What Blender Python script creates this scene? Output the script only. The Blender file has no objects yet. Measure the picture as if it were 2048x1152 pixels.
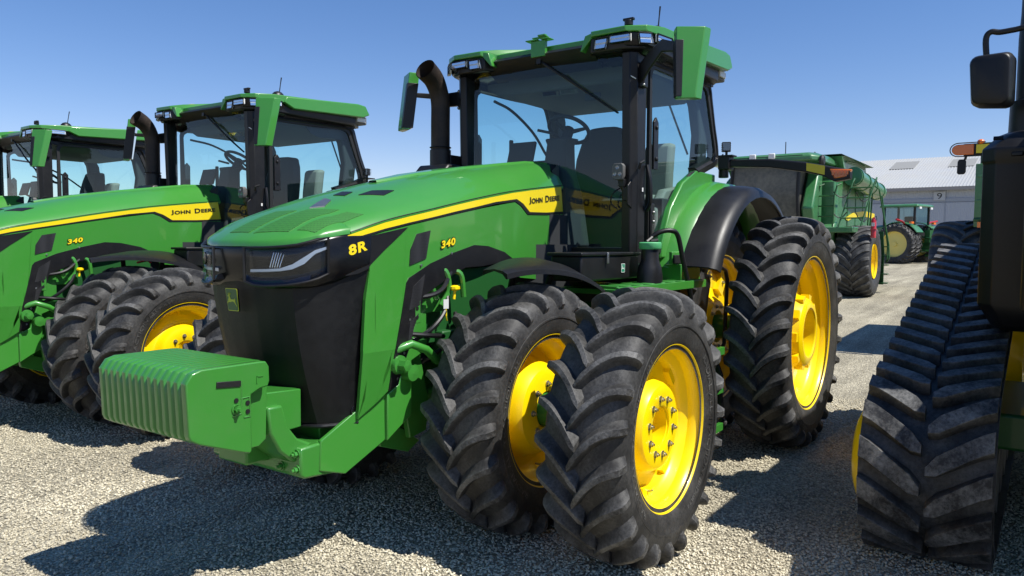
import bpy, bmesh, math, random
from mathutils import Vector, Matrix, geometry
from mathutils import noise as mnoise
from math import pi, sin, cos, radians as rad, atan2, sqrt
random.seed(7)
scn = bpy.context.scene
col = scn.collection

# ------------------------------------------------------------------ camera
CAM = (3.817, 3.381, 1.727); YAW, PITCH, ROLL, FPX = rad(-144.802), rad(-3.349), rad(.338), 1526.3
_f = Vector((cos(PITCH)*cos(YAW), cos(PITCH)*sin(YAW), sin(PITCH)))
_r = Vector((sin(YAW), -cos(YAW), 0)); _u = _r.cross(_f)
_R = cos(ROLL)*_r + sin(ROLL)*_u; _U = -sin(ROLL)*_r + cos(ROLL)*_u
def U(px, py, ax, v):
    """point of the plane axis=v measured in the photograph at (px, py)"""
    d = _R*((px-1024)/FPX) - _U*((py-576)/FPX) + _f
    i = 'xyz'.index(ax); t = (v-CAM[i])/d[i]
    return Vector(CAM) + d*t
cd = bpy.data.cameras.new('camera'); cam = bpy.data.objects.new('camera', cd); col.objects.link(cam)
cam.matrix_world = Matrix(((_R.x,_U.x,-_f.x,CAM[0]),(_R.y,_U.y,-_f.y,CAM[1]),(_R.z,_U.z,-_f.z,CAM[2]),(0,0,0,1)))
cd.sensor_width = 36; cd.lens = 36*FPX/2048; cd.clip_end = 3000; cd.clip_start = .05
scn.camera = cam

# ------------------------------------------------------------------ materials
M = {}
def mat(name, color, rough=.5, metal=0, coat=0, dust=0, dustcol=(.25,.22,.18), dscale=6, bump=0, bscale=60, spec=.5, emit=None, var=0, coat_r=.05):
    m = bpy.data.materials.new(name); m.use_nodes = True; nt = m.node_tree; b = nt.nodes['Principled BSDF']
    b.inputs['Base Color'].default_value = (*color, 1); b.inputs['Roughness'].default_value = rough
    b.inputs['Metallic'].default_value = metal; b.inputs['Specular IOR Level'].default_value = spec
    b.inputs['Coat Weight'].default_value = coat; b.inputs['Coat Roughness'].default_value = coat_r
    if emit: b.inputs['Emission Color'].default_value = (*emit[0], 1); b.inputs['Emission Strength'].default_value = emit[1]
    tc = nt.nodes.new('ShaderNodeTexCoord')
    def noise(scale, det=6, rough_=.6, dist=0):
        n = nt.nodes.new('ShaderNodeTexNoise'); n.inputs['Scale'].default_value = scale; n.inputs['Detail'].default_value = det
        n.inputs['Roughness'].default_value = rough_; n.inputs['Distortion'].default_value = dist
        nt.links.new(tc.outputs['Object'], n.inputs['Vector']); return n
    if dust:
        n = noise(dscale, 9, .68, .4); n2 = noise(dscale*14, 3)
        ad = nt.nodes.new('ShaderNodeMath'); ad.operation = 'MULTIPLY_ADD'; ad.inputs[1].default_value = .45
        nt.links.new(n2.outputs['Fac'], ad.inputs[0]); nt.links.new(n.outputs['Fac'], ad.inputs[2])
        r = nt.nodes.new('ShaderNodeValToRGB'); r.color_ramp.elements[0].position = .58; r.color_ramp.elements[1].position = .98
        r.color_ramp.elements[0].color = (0,0,0,1); r.color_ramp.elements[1].color = (dust,)*3+(1,)
        nt.links.new(ad.outputs[0], r.inputs[0])
        mx = nt.nodes.new('ShaderNodeMixRGB'); mx.inputs[1].default_value = (*color,1); mx.inputs[2].default_value = (*dustcol,1)
        nt.links.new(r.outputs[0], mx.inputs[0]); nt.links.new(mx.outputs[0], b.inputs['Base Color'])
        ra = nt.nodes.new('ShaderNodeMath'); ra.operation = 'MULTIPLY_ADD'; ra.inputs[1].default_value = .35; ra.inputs[2].default_value = rough
        nt.links.new(r.outputs[0], ra.inputs[0]); nt.links.new(ra.outputs[0], b.inputs['Roughness'])
    if bump:
        n = noise(bscale, 4); bp = nt.nodes.new('ShaderNodeBump'); bp.inputs['Strength'].default_value = bump; bp.inputs['Distance'].default_value = .01
        nt.links.new(n.outputs['Fac'], bp.inputs['Height']); nt.links.new(bp.outputs[0], b.inputs['Normal'])
        if coat: nt.links.new(bp.outputs[0], b.inputs['Coat Normal'])
    M[name] = m; return m
GREEN = (.039,.225,.026)
mat('green_paint', GREEN, .34, 0, .5, dust=.07, dustcol=(.16,.22,.12), dscale=3, bump=.012, bscale=5)
mat('green_cast', (.035,.205,.025), .34, 0, .45, dust=.10, dustcol=(.12,.15,.10), dscale=8, bump=.10, bscale=26)
mat('yellow_paint', (.93,.66,.0), .34, 0, .22, spec=.4, dust=.05, dustcol=(.42,.30,.10), dscale=5, bump=.03, bscale=16)
mat('green_dark', (.012,.085,.018), .45, 0, .2)
mat('yellow_decal', (.78,.60,.008), .4, 0, .2)
mat('black_plastic', (.0065,.0065,.0075), .40, spec=.38, dust=.16, dustcol=(.05,.047,.043), dscale=5, bump=.05, bscale=300)
mat('black_gloss', (.003,.003,.004), .22, coat=.0, spec=.28, dust=.12, dustcol=(.05,.05,.05), dscale=9)
mat('black_decal', (.008,.008,.008), .5)
mat('grille_mesh', (.003,.003,.0035), .33, spec=.28, dust=.5, dustcol=(.016,.017,.018), dscale=1.6, bump=.35, bscale=420)
mat('steel', (.45,.45,.43), .38, 1, dust=.3, dscale=20)
mat('chrome', (.8,.8,.82), .08, 1)
mat('lamp_silver', (.62,.64,.66), .30, .6)
mat('lamp_dark', (.003,.005,.013), .35, spec=.3)
mat('grey_plastic', (.10,.10,.10), .6, dust=.3)
mat('interior', (.020,.022,.024), .7)
mat('headliner', (.09,.09,.09), .85)
mat('seat_dark', (.030,.032,.034), .75, bump=.2, bscale=200)
mat('seat_beige', (.22,.21,.18), .8, bump=.2, bscale=200)
mat('white_plastic', (.7,.7,.68), .4)
mat('amber', (.75,.16,.01), .2, coat=.5)
mat('red_paint', (.42,.015,.02), .35, coat=.4)
mat('badge_line', (.42,.45,.03), .45)
mat('pink', (.75,.12,.16), .6)
mat('label_white', (.6,.6,.58), .5)
mat('tyre_side', (.020,.019,.018), .62, dust=.55, dustcol=(.055,.050,.045), dscale=7, bump=.25, bscale=70)
mat('belt', (.016,.016,.016), .6, dust=.7, dustcol=(.085,.08,.075), dscale=9, bump=.5, bscale=60)
mat('seal', (.01,.01,.01), .6)

def tyre_mat():
    # rubber: dust and wear sit on the outer bars (distance from the axle in the wheel's own space)
    m = bpy.data.materials.new('tyre_rubber'); m.use_nodes = True; nt = m.node_tree; b = nt.nodes['Principled BSDF']
    N = nt.nodes.new; L = nt.links.new
    tc = N('ShaderNodeTexCoord'); n = N('ShaderNodeTexNoise'); n.inputs['Scale'].default_value = 60; n.inputs['Detail'].default_value = 6; n.inputs['Roughness'].default_value = .75
    n2 = N('ShaderNodeTexNoise'); n2.inputs['Scale'].default_value = 7; n2.inputs['Detail'].default_value = 6
    L(tc.outputs['Object'], n.inputs['Vector']); L(tc.outputs['Object'], n2.inputs['Vector'])
    at = N('ShaderNodeAttribute'); at.attribute_name = 'wear'
    a = N('ShaderNodeMath'); a.operation = 'MULTIPLY'; L(n.outputs['Fac'], a.inputs[0]); L(n2.outputs['Fac'], a.inputs[1])
    r = N('ShaderNodeValToRGB'); r.color_ramp.elements[0].position = .16; r.color_ramp.elements[1].position = .42
    L(a.outputs[0], r.inputs[0])
    k = N('ShaderNodeMath'); k.operation = 'MULTIPLY_ADD'; k.inputs[2].default_value = .0; L(r.outputs[0], k.inputs[0])
    sc = N('ShaderNodeMath'); sc.operation = 'MULTIPLY_ADD'; sc.inputs[1].default_value = .75; sc.inputs[2].default_value = .25; L(at.outputs['Fac'], sc.inputs[0]); L(sc.outputs[0], k.inputs[1])
    mx = N('ShaderNodeMixRGB'); mx.inputs[1].default_value = (.012,.0115,.011,1); mx.inputs[2].default_value = (.155,.152,.146,1); L(k.outputs[0], mx.inputs[0])
    L(mx.outputs[0], b.inputs['Base Color']); b.inputs['Roughness'].default_value = .62
    bp = N('ShaderNodeBump'); bp.inputs['Strength'].default_value = .5; bp.inputs['Distance'].default_value = .004; L(n.outputs['Fac'], bp.inputs['Height']); L(bp.outputs[0], b.inputs['Normal'])
    M['tyre'] = m
tyre_mat()
def glass_mat(name, tint, refl=1.0, rough=.0):
    m = bpy.data.materials.new(name); m.use_nodes = True; nt = m.node_tree; nt.nodes.remove(nt.nodes['Principled BSDF'])
    N = nt.nodes.new; L = nt.links.new
    t = N('ShaderNodeBsdfTransparent'); t.inputs[0].default_value = (*tint,1)
    g = N('ShaderNodeBsdfGlossy'); g.inputs['Roughness'].default_value = rough; g.inputs[0].default_value = (1,1,1,1)
    lw = N('ShaderNodeFresnel'); lw.inputs[0].default_value = 1.5
    geo = N('ShaderNodeNewGeometry')
    # same reflectance from either side of the pane
    lay = N('ShaderNodeLayerWeight'); lay.inputs[0].default_value = .5
    p = N('ShaderNodeMath'); p.operation = 'POWER'; p.inputs[1].default_value = 4; L(lay.outputs['Facing'], p.inputs[0])
    q = N('ShaderNodeMath'); q.operation = 'MULTIPLY_ADD'; q.inputs[1].default_value = .8*refl; q.inputs[2].default_value = .075*refl; L(p.outputs[0], q.inputs[0])
    mx = N('ShaderNodeMixShader'); L(q.outputs[0], mx.inputs[0]); L(t.outputs[0], mx.inputs[1]); L(g.outputs[0], mx.inputs[2])
    L(mx.outputs[0], nt.nodes['Material Output'].inputs[0]); M[name] = m
glass_mat('glass', (.73,.92,.92), .55); glass_mat('lens', (.86,.90,.95), .30); glass_mat('lamp_glass', (.9,.9,.9), 1.2)

def grid_mat(name, c0, c1, scale):
    m = mat(name, c0, .5); nt = m.node_tree; b = nt.nodes['Principled BSDF']; N = nt.nodes.new; L = nt.links.new
    tc = N('ShaderNodeTexCoord'); v = N('ShaderNodeTexVoronoi'); v.inputs['Scale'].default_value = scale; v.inputs['Randomness'].default_value = .1
    L(tc.outputs['Object'], v.inputs['Vector']); r = N('ShaderNodeValToRGB'); r.color_ramp.elements[0].position = .25; r.color_ramp.elements[1].position = .5
    r.color_ramp.elements[0].color = (*c0,1); r.color_ramp.elements[1].color = (*c1,1)
    L(v.outputs['Distance'], r.inputs[0]); L(r.outputs[0], b.inputs['Base Color'])
grid_mat('green_mesh', (.018,.085,.014), (.034,.165,.024), 95)
grid_mat('black_mesh', (.002,.002,.002), (.022,.022,.024), 120)

# ------------------------------------------------------------------ mesh kit
class MB:
    def __init__(s): s.v = []; s.f = []; s.wear = []
    def add(s, vs, fs, w=0):
        o = len(s.v); s.v += [tuple(p) for p in vs]; s.wear += [w]*len(vs) if not isinstance(w, list) else w
        s.f += [tuple(i+o for i in f) for f in fs]; return s
    def box(s, c, d, rot=None):
        x,y,z = (k/2 for k in d); P = [Vector((a*x,b*y,e*z)) for a in(-1,1) for b in(-1,1) for e in(-1,1)]
        if rot is not None:
            R = rot if isinstance(rot, Matrix) else Matrix.Rotation(rot[2],3,'Z') @ Matrix.Rotation(rot[1],3,'Y') @ Matrix.Rotation(rot[0],3,'X')
            P = [R@p for p in P]
        return s.add([p+Vector(c) for p in P], [(0,1,3,2),(4,6,7,5),(0,4,5,1),(2,3,7,6),(0,2,6,4),(1,5,7,3)])
    def bx(s, x0,x1,y0,y1,z0,z1): return s.box(((x0+x1)/2,(y0+y1)/2,(z0+z1)/2),(abs(x1-x0),abs(y1-y0),abs(z1-z0)))
    def prism(s, poly, ax, a, b):
        n = len(poly)
        def P(p, t): return {'x':(t,p[0],p[1]),'y':(p[0],t,p[1]),'z':(p[0],p[1],t)}[ax]
        vs = [P(p,a) for p in poly]+[P(p,b) for p in poly]
        return s.add(vs, [tuple(range(n-1,-1,-1)), tuple(range(n,2*n))]+[(i,(i+1)%n,n+(i+1)%n,n+i) for i in range(n)])
    def loft(s, secs, closed=True, cap=True, w=0):
        n = len(secs[0]); vs = [p for q in secs for p in q]; fs = []
        m = n if closed else n-1
        for k in range(len(secs)-1):
            for i in range(m):
                j = (i+1)%n; fs.append((k*n+i, k*n+j, (k+1)*n+j, (k+1)*n+i))
        if cap and closed: fs += [tuple(range(n-1,-1,-1)), tuple((len(secs)-1)*n+i for i in range(n))]
        return s.add(vs, fs, w)
    def lathe(s, prof, n=64, c=(0,0,0), a0=0, a1=2*pi, thick=False):
        """profile (radius, y) turned about the Y axis"""
        full = abs(a1-a0-2*pi) < 1e-6; N = n if full else n+1
        vs = []; m = len(prof)
        for k in range(N):
            t = a0+(a1-a0)*k/n
            vs += [(c[0]+r*cos(t), c[1]+y, c[2]+r*sin(t)) for r,y in prof]
        fs = []
        for k in range(n):
            k2 = (k+1)%N
            fs += [(k*m+i, k*m+i+1, k2*m+i+1, k2*m+i) for i in range(m-1)]
        if thick:   # closed profile loop
            fs += [(k*m+m-1, k*m, ((k+1)%N)*m, ((k+1)%N)*m+m-1) for k in range(n)]
            if not full: fs += [tuple(range(m)), tuple((N-1)*m+i for i in range(m-1,-1,-1))]
        return s.add(vs, fs)
    def tube(s, pts, r, n=10, cap=True):
        pts = [Vector(p) for p in pts]; secs = []; rr = r if isinstance(r,(list,tuple)) else [r]*len(pts)
        up = None
        for i,p in enumerate(pts):
            d = (pts[min(i+1,len(pts)-1)]-pts[max(i-1,0)]).normalized()
            if up is None:
                up = Vector((0,0,1)) if abs(d.z) < .9 else Vector((1,0,0))
            a = d.cross(up).normalized(); b = a.cross(d).normalized(); up = b
            secs.append([p+rr[i]*(cos(2*pi*k/n)*a+sin(2*pi*k/n)*b) for k in range(n)])
        return s.loft(secs, True, cap)
    def ball(s, c, r, n=12, m=8, z0=-pi/2):
        return s.loft([[ (c[0]+rx*cos(2*pi*k/n), c[1]+rx*sin(2*pi*k/n), c[2]+rz) for k in range(n)] for rx,rz in [((r[0] if isinstance(r,tuple) else r)*cos(t)+1e-5, (r[1] if isinstance(r,tuple) else r)*sin(t)) for t in [z0+(pi/2-z0)*i/m for i in range(m+1)]]], True, True)
    def mirror_y(s):
        return MB().add([(x,-y,z) for x,y,z in s.v], [f[::-1] for f in s.f])
    def both(s):
        o = s.mirror_y(); s.add(o.v, o.f); return s
    def mesh(s, name, material, smooth=38, wear=False):
        me = bpy.data.meshes.new(name); me.from_pydata(s.v, [], s.f); me.update()
        bm = bmesh.new(); bm.from_mesh(me); bmesh.ops.recalc_face_normals(bm, faces=bm.faces); bm.to_mesh(me); bm.free()
        if material: me.materials.append(M[material])
        if smooth:
            for p in me.polygons: p.use_smooth = True
            me.set_sharp_from_angle(angle=rad(smooth))
        if wear:
            a = me.attributes.new('wear', 'FLOAT', 'POINT'); a.data.foreach_set('value', s.wear)
        return me
    def build(s, name, material, parent=None, bevel=0, smooth=38, wear=False, solid=0):
        if getattr(s, 'pair', False): s.mirror_y().build(name, material, parent, bevel, smooth, wear, solid)
        o = bpy.data.objects.new(name, s.mesh(name, material, smooth, wear)); col.objects.link(o)
        if parent: o.parent = parent
        if solid:
            k = o.modifiers.new('solid','SOLIDIFY'); k.thickness = solid; k.offset = 0
        if bevel:
            k = o.modifiers.new('bevel','BEVEL'); k.width = bevel; k.segments = 2; k.limit_method = 'ANGLE'; k.angle_limit = rad(32); k.harden_normals = False
        return o
def link_mesh(name, me, parent, loc=(0,0,0), rot=(0,0,0)):
    o = bpy.data.objects.new(name, me); col.objects.link(o); o.parent = parent; o.location = loc; o.rotation_euler = rot; return o
def empty(name, loc=(0,0,0), rz=0, parent=None):
    o = bpy.data.objects.new(name, None); col.objects.link(o); o.location = loc; o.rotation_euler = (0,0,rz); o.empty_display_size = .1
    if parent: o.parent = parent
    return o
def tag(o, label=None, cat=None, group=None, kind=None):
    if label: o['label'] = label
    if cat: o['category'] = cat
    if group: o['group'] = group
    if kind: o['kind'] = kind
    return o
def lerp_tab(tab, x):
    if x <= tab[0][0]: return tab[0][1]
    for (a,b),(c,d) in zip(tab, tab[1:]):
        if x <= c: return b+(d-b)*(x-a)/(c-a)
    return tab[-1][1]
def smooth_tab(tab, x):
    # Catmull-Rom through the table
    n = len(tab)
    if x <= tab[0][0]: return tab[0][1]
    if x >= tab[-1][0]: return tab[-1][1]
    for i in range(n-1):
        if x <= tab[i+1][0]: break
    x0,y0 = tab[i]; x1,y1 = tab[i+1]; h = x1-x0; t = (x-x0)/h
    m0 = (y1-tab[i-1][1])/(x1-tab[i-1][0]) if i > 0 else (y1-y0)/h
    m1 = (tab[i+2][1]-y0)/(tab[i+2][0]-x0) if i+2 < n else (y1-y0)/h
    return (2*t**3-3*t*t+1)*y0+(t**3-2*t*t+t)*h*m0+(-2*t**3+3*t*t)*y1+(t**3-t*t)*h*m1
def resample(pts, n):
    pts = [Vector(p) for p in pts]; L = [0]
    for a,b in zip(pts, pts[1:]): L.append(L[-1]+(b-a).length)
    out = []
    for k in range(n+1):
        t = L[-1]*k/n; i = 0
        while i < len(L)-2 and L[i+1] < t: i += 1
        out.append(pts[i].lerp(pts[i+1], (t-L[i])/max(1e-9, L[i+1]-L[i])))
    return out
def curve(pts, n=8):
    pts = [Vector(p) for p in pts]; P = [2*pts[0]-pts[1]]+pts+[2*pts[-1]-pts[-2]]; out = []
    for i in range(1, len(P)-2):
        for k in range(n):
            t = k/n; a,b,c,d = P[i-1:i+3]
            out.append(.5*((2*b)+(-a+c)*t+(2*a-5*b+4*c-d)*t*t+(-a+3*b-3*c+d)*t**3))
    return out+[pts[-1]]
_fonts = {}
def text_mesh(s, size=1, shear=0, offset=0, spacing=1.0):
    c = bpy.data.curves.new('t','FONT'); c.body = s; c.size = size; c.shear = shear; c.offset = offset; c.space_character = spacing; c.resolution_u = 3; c.fill_mode = 'FRONT'
    o = bpy.data.objects.new('t', c); col.objects.link(o); dg = bpy.context.evaluated_depsgraph_get()
    me = bpy.data.meshes.new_from_object(o.evaluated_get(dg)); V = [v.co.copy() for v in me.vertices]; F = [tuple(p.vertices) for p in me.polygons]
    bpy.data.objects.remove(o); bpy.data.curves.remove(c); bpy.data.meshes.remove(me)
    return V, F
def fit_text(s, w, h, **k):
    V,F = text_mesh(s, 1, **k); x0 = min(v.x for v in V); x1 = max(v.x for v in V); y0 = min(v.y for v in V); y1 = max(v.y for v in V)
    return [((v.x-x0)/(x1-x0)*w, (v.y-y0)/(y1-y0)*h) for v in V], F

# ------------------------------------------------------------------ tractor hood surfaces
WT = [(-1.42,.185),(-1.1,.245),(-.7,.333),(-.5,.366),(0,.425),(.26,.449),(.5,.472),(.71,.487),(.95,.490),(1.16,.468),(1.3,.42)]
def w(x, z=1.8):
    v = smooth_tab(WT, x)
    if z < 1.15: v -= (1.15-z)*.16
    return v
def S(px, py):
    y = .45
    for _ in range(12):
        p = U(px, py, 'y', y); y = .5*y+.5*w(p.x, p.z)
    return (p.x, p.z)
def Sp(pts): return [S(*p) for p in pts]
def side_skin(poly, o0, o1, cell=.04, both=True, wf=w):
    """solid between the hood-side surface offsets o0 (inner) and o1 (outer), outline poly in (x, z)"""
    bm = bmesh.new(); vs = [bm.verts.new((x,0,z)) for x,z in poly]; bm.faces.new(vs)
    bmesh.ops.triangulate(bm, faces=bm.faces[:])
    xs = [p[0] for p in poly]; zs = [p[1] for p in poly]
    k = math.floor(min(xs)/cell)*cell
    while k < max(xs):
        bmesh.ops.bisect_plane(bm, geom=bm.verts[:]+bm.edges[:]+bm.faces[:], plane_co=(k+.0011,0,0), plane_no=(1,0,0)); k += cell
    if min(zs) < 1.15 < max(zs): bmesh.ops.bisect_plane(bm, geom=bm.verts[:]+bm.edges[:]+bm.faces[:], plane_co=(0,0,1.15), plane_no=(0,0,1))
    bmesh.ops.remove_doubles(bm, verts=bm.verts[:], dist=1e-5)
    cols = {}
    for f in bm.faces:
        c = f.calc_center_median(); cols.setdefault((math.floor((c.x-.0011)/cell), c.z > 1.15), []).append(f)
    for g in cols.values():
        g = [f for f in g if f.is_valid]
        if len(g) > 1: bmesh.ops.dissolve_faces(bm, faces=g)
    bm.verts.ensure_lookup_table(); V = [v.co.copy() for v in bm.verts]; F = [[v.index for v in f.verts] for f in bm.faces]
    bm.verts.index_update(); F = [[v.index for v in f.verts] for f in bm.faces]; n = len(V)
    E = [(e.verts[0].index, e.verts[1].index) for e in bm.edges if len(e.link_faces) == 1]; bm.free()
    m = MB(); vs = [(v.x, wf(v.x,v.z)+o0, v.z) for v in V]+[(v.x, wf(v.x,v.z)+o1, v.z) for v in V]
    m.add(vs, [tuple(f) for f in F]+[tuple(i+n for i in f[::-1]) for f in F]+[(a,b,b+n,a+n) for a,b in E])
    m.pair = both
    return m
def side_text(V, F, x0, z0, ang, off, mirror=False, wf=w):
    """text starts at (x0,z0) and runs toward -x on the left side; mirrored copies run toward +x on the right side"""
    m = MB(); c,s_ = cos(ang), sin(ang)
    out = []
    for a,b in V:
        u = a*c-b*s_; v = a*s_+b*c
        out.append((x0-u, wf(x0-u, z0+v)+off, z0+v))
    m.add(out, F); return m

# stripe outline on the side measured on the panel surface
ST_T = sorted(Sp([(694.5,471),(770,445),(868,421),(950,401),(1024.5,386),(1122,374)]))
ST_B = sorted(Sp([(694.5,480),(770,457),(868,433.5),(950,414),(1036,398)]))
stripe_top = lambda x: smooth_tab(ST_T, x)
RID = [(-1.42,2.368),(-1.1,2.352),(-.675,2.297),(.135,2.168),(.77,2.022),(1.1,1.925),(1.3,1.845),(1.40,1.79),(1.45,1.76)]
ridge = lambda x: smooth_tab(RID, x)
def top_z(x, y):
    """height of the hood top at (x, |y|)"""
    yy = abs(y); W = w(x) if x < 1.16 else plan_y(x); zc = stripe_top(min(x,1.14))+.035
    if x > 1.14: zc = 1.80-(x-1.14)*.15
    t = min(1, yy/max(.05,W-.015)); zr = max(ridge(x), zc)
    return zc+(zr-zc)*(1-t**2.6)
NOSE = [(.98,.489),(1.16,.468),(1.27,.437),(1.36,.385),(1.41,.31),(1.445,.22),(1.467,.12),(1.475,0)]
def plan_y(x):
    return lerp_tab(NOSE[1:], x) if x > 1.16 else w(x)

# ------------------------------------------------------------------ tyres and wheels (axis Y, outside towards +Y)
def tyre_mb(R, W, rim, nl, lh, text=None, sweep=.20, lw=.027, bars=True):
    Rc = R-lh; h = W/2
    half = [(0,Rc),(.16*W,Rc-.004),(.30*W,Rc-.014),(.40*W,Rc-.032),(.455*W,Rc-.06),(.487*W,Rc-.10),(.5*W,Rc-.16*(R-rim)-.10),(.497*W,rim+.40*(R-rim)),(.47*W,rim+.2*(R-rim)),(.43*W,rim+.06*(R-rim)),(.405*W,rim+.012),(.40*W,rim-.01)]
    prof = [(r,-y) for y,r in half[::-1]]+[(r,y) for y,r in half[1:]]
    P2 = curve([(y,r,0) for y,r in half], 3)
    m = MB(); pr = [(p.y,-p.x) for p in P2[::-1]]+[(p.y,p.x) for p in P2[1:]]
    m.lathe(pr, 96); m.wear = [.28 if abs(y) < .42*W else .12 for x,y,z in m.v]
    # arc length table of the half profile
    L = [0]
    for a,b in zip(P2, P2[1:]): L.append(L[-1]+(b-a).length)
    def at(s):
        sg = 1 if s >= 0 else -1; s = abs(s); i = 0
        while i < len(L)-2 and L[i+1] < s: i += 1
        t = (s-L[i])/(L[i+1]-L[i]); p = P2[i].lerp(P2[i+1], t); d = (P2[i+1]-P2[i]).normalized()
        return sg*p.x, p.y, sg*(-d.y), d.x      # y, r, normal_y, normal_r
    smax = next(L[i] for i,p in enumerate(P2) if p.y < Rc-.088)
    rnd = random.Random(3)
    for side in (1,-1):
        for k in range(nl):
            th0 = 2*pi*(k+(.5 if side < 0 else 0))/nl; secs = []; n = 13; wr = []
            for i in range(n+1):
                t = i/n; s = -.022+t*(smax+.022)
                y,r,ny,nr = at(side*s) if s >= 0 else (side*s, Rc, 0, 1)
                ph = sweep*(1-(1-min(1,t*1.02))**2.0)/R
                slope = 2.0*(1-min(.999,t))*sweep/(smax+.022); dirn = 1/sqrt(1+slope*slope)
                hh = lh*(1 if t < .80 else 1-(t-.80)/.20*.70)*(1 if i else .86)
                if t > .99: hh = .002
                wt = (lw+.004*t+.010*max(0,(t-.6)/.4))/dirn*.72
                if i == 0: wt *= .62
                g = lh*.34
                rows = [(-wt-g*1.3,-.004),(-wt-.008,hh*.5),(-wt,hh-.003),(-wt+.003,hh),(wt-.003,hh),(wt,hh-.003),(wt+.012,hh*.5),(wt+g*2.2,-.004)]
                sec = []
                for du,dh in rows:
                    a = th0+ph+du/R; rr = r+nr*dh; yy = y+ny*dh
                    sec.append((rr*cos(a), yy, rr*sin(a)))
                secs.append(sec); wr += [.3,.15,.7,1,1,.7,.2,.35]
            m.loft(secs, False, False, wr)
            # front closing face of the nose
            o = len(m.v); m.add(secs[0], [tuple(range(8))], .5); m.add(secs[-1], [tuple(range(8))], .3)
    return m, at
def side_letters(m, txt, r, yface, a_mid, size, tw):
    V,F = text_mesh(txt, 1); x1 = max(v.x for v in V); k = size; out = []
    for v in V:
        a = a_mid-tw/2+(v.x/x1)*tw; rr = r+v.y*k; out.append((rr*cos(a), yface(rr)+.004, rr*sin(a)))
    m.add(out, F, 1.6)
def rim_profile(rim, W, depth_out):
    h = W*.42
    return [(rim+.022,h+.004),(rim+.024,h-.006),(rim+.006,h-.02),(rim-.004,h-.045),(rim-.008,h-.075),(rim-.036,h-.10),(rim-.052,h-.13),(rim-.055,-.02),(rim-.072,-.05),(rim-.072,-h+.12),(rim-.03,-h+.08),(rim-.006,-h+.03),(rim+.02,-h),(rim+.012,-h-.004),(rim-.016,-h+.03),(rim-.04,-h+.08),(rim-.086,-h+.12),(rim-.086,-.052),(rim-.069,-.018),(rim-.066,h-.13),(rim-.048,h-.106),(rim-.02,h-.078),(rim-.016,h-.045),(rim-.004,h-.022),(rim+.012,h-.006),(rim+.016,h+.004)]
FR = dict(R=.757, W=.455, rim=.437, nl=23, lh=.054, lw=.0185, sweep=.225); RR = dict(R=1.0, W=.475, rim=.638, nl=28, lh=.058, sweep=.21, lw=.0225)
def yface_of(at, R, rim):
    tab = []
    s = .1
    for i in range(160):
        y,r,a,b = at(s); tab.append((r,y)); s += .004
    tab.sort()
    return lambda r: lerp_tab(tab, r)
fm, fat = tyre_mb(**FR); yf = yface_of(fat, .757, .437)
side_letters(fm, 'RADIAL ALL TRACTION DT', .512, yf, rad(10), .046, rad(98))
side_letters(fm, 'RADIAL ALL TRACTION DT', .498, yf, rad(192), .046, rad(98))
for k in (62, 242): side_letters(fm, '480/70R34', .50, yf, rad(k), .03, rad(28))
FT = fm.mesh('tyre', 'tyre', 30, True)
rm, rat = tyre_mb(**RR); yr = yface_of(rat, 1.0, .638)
side_letters(rm, 'RADIAL', .83, yr, rad(60), .06, rad(26)); side_letters(rm, '480/80R50', .80, yr, rad(-55), .05, rad(34))
RT = rm.mesh('tyre', 'tyre', 30, True)
def hexbolt(r, l):
    m = MB(); m.lathe([(0,0),(r*1.45,0),(r*1.45,l*.18),(r*1.1,l*.2)], 14)
    m.prism([(r*cos(pi*k/3), r*sin(pi*k/3)) for k in range(6)], 'y', l*.18, l*.75); m.lathe([(r*.55,l*.75),(r*.5,l*1.2),(0,l*1.2)], 10)
    return m.mesh('bolt', 'steel', 30)
BOLT = hexbolt(.0135, .022)
FRIM = MB().lathe(rim_profile(.437,.455,0)+[rim_profile(.437,.455,0)[0]], 96).mesh('rim','yellow_paint',35)
RRIM = MB().lathe(rim_profile(.638,.475,0)+[rim_profile(.638,.475,0)[0]], 96).mesh('rim','yellow_paint',35)
# front outer disc: dished plate with a bolted flat and a centre hole, carried on rim brackets
fd = MB()
fd.lathe([(.112,-.10),(.112,.128),(.118,.132),(.205,.132),(.225,.126),(.243,.10),(.252,.06),(.268,.045),(.30,.04),(.385,.03),(.385,.018),(.29,.028),(.25,.03),(.24,.04),(.225,.10),(.20,.12),(.12,.12),(.104,.115),(.104,-.10),(.112,-.10)], 72)
for k in range(8):
    a = 2*pi*k/8+.2; fd.box(((.365)*cos(a), .045, .365*sin(a)), (.05,.05,.11), Matrix.Rotation(-a,3,'Y'))
FDISC = fd.mesh('wheel_disc','yellow_paint',35)
fd = MB()   # inner wheel: smooth convex bowl
fd.lathe([(0,.10),(.09,.10),(.11,.155),(.2,.16),(.245,.145),(.275,.10),(.29,.04),(.31,.0),(.385,-.01),(.385,-.022),(.30,-.012),(.275,.03),(.25,.10),(.2,.13),(0,.08)], 72)
FDISC2 = fd.mesh('wheel_disc','yellow_paint',35)
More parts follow.
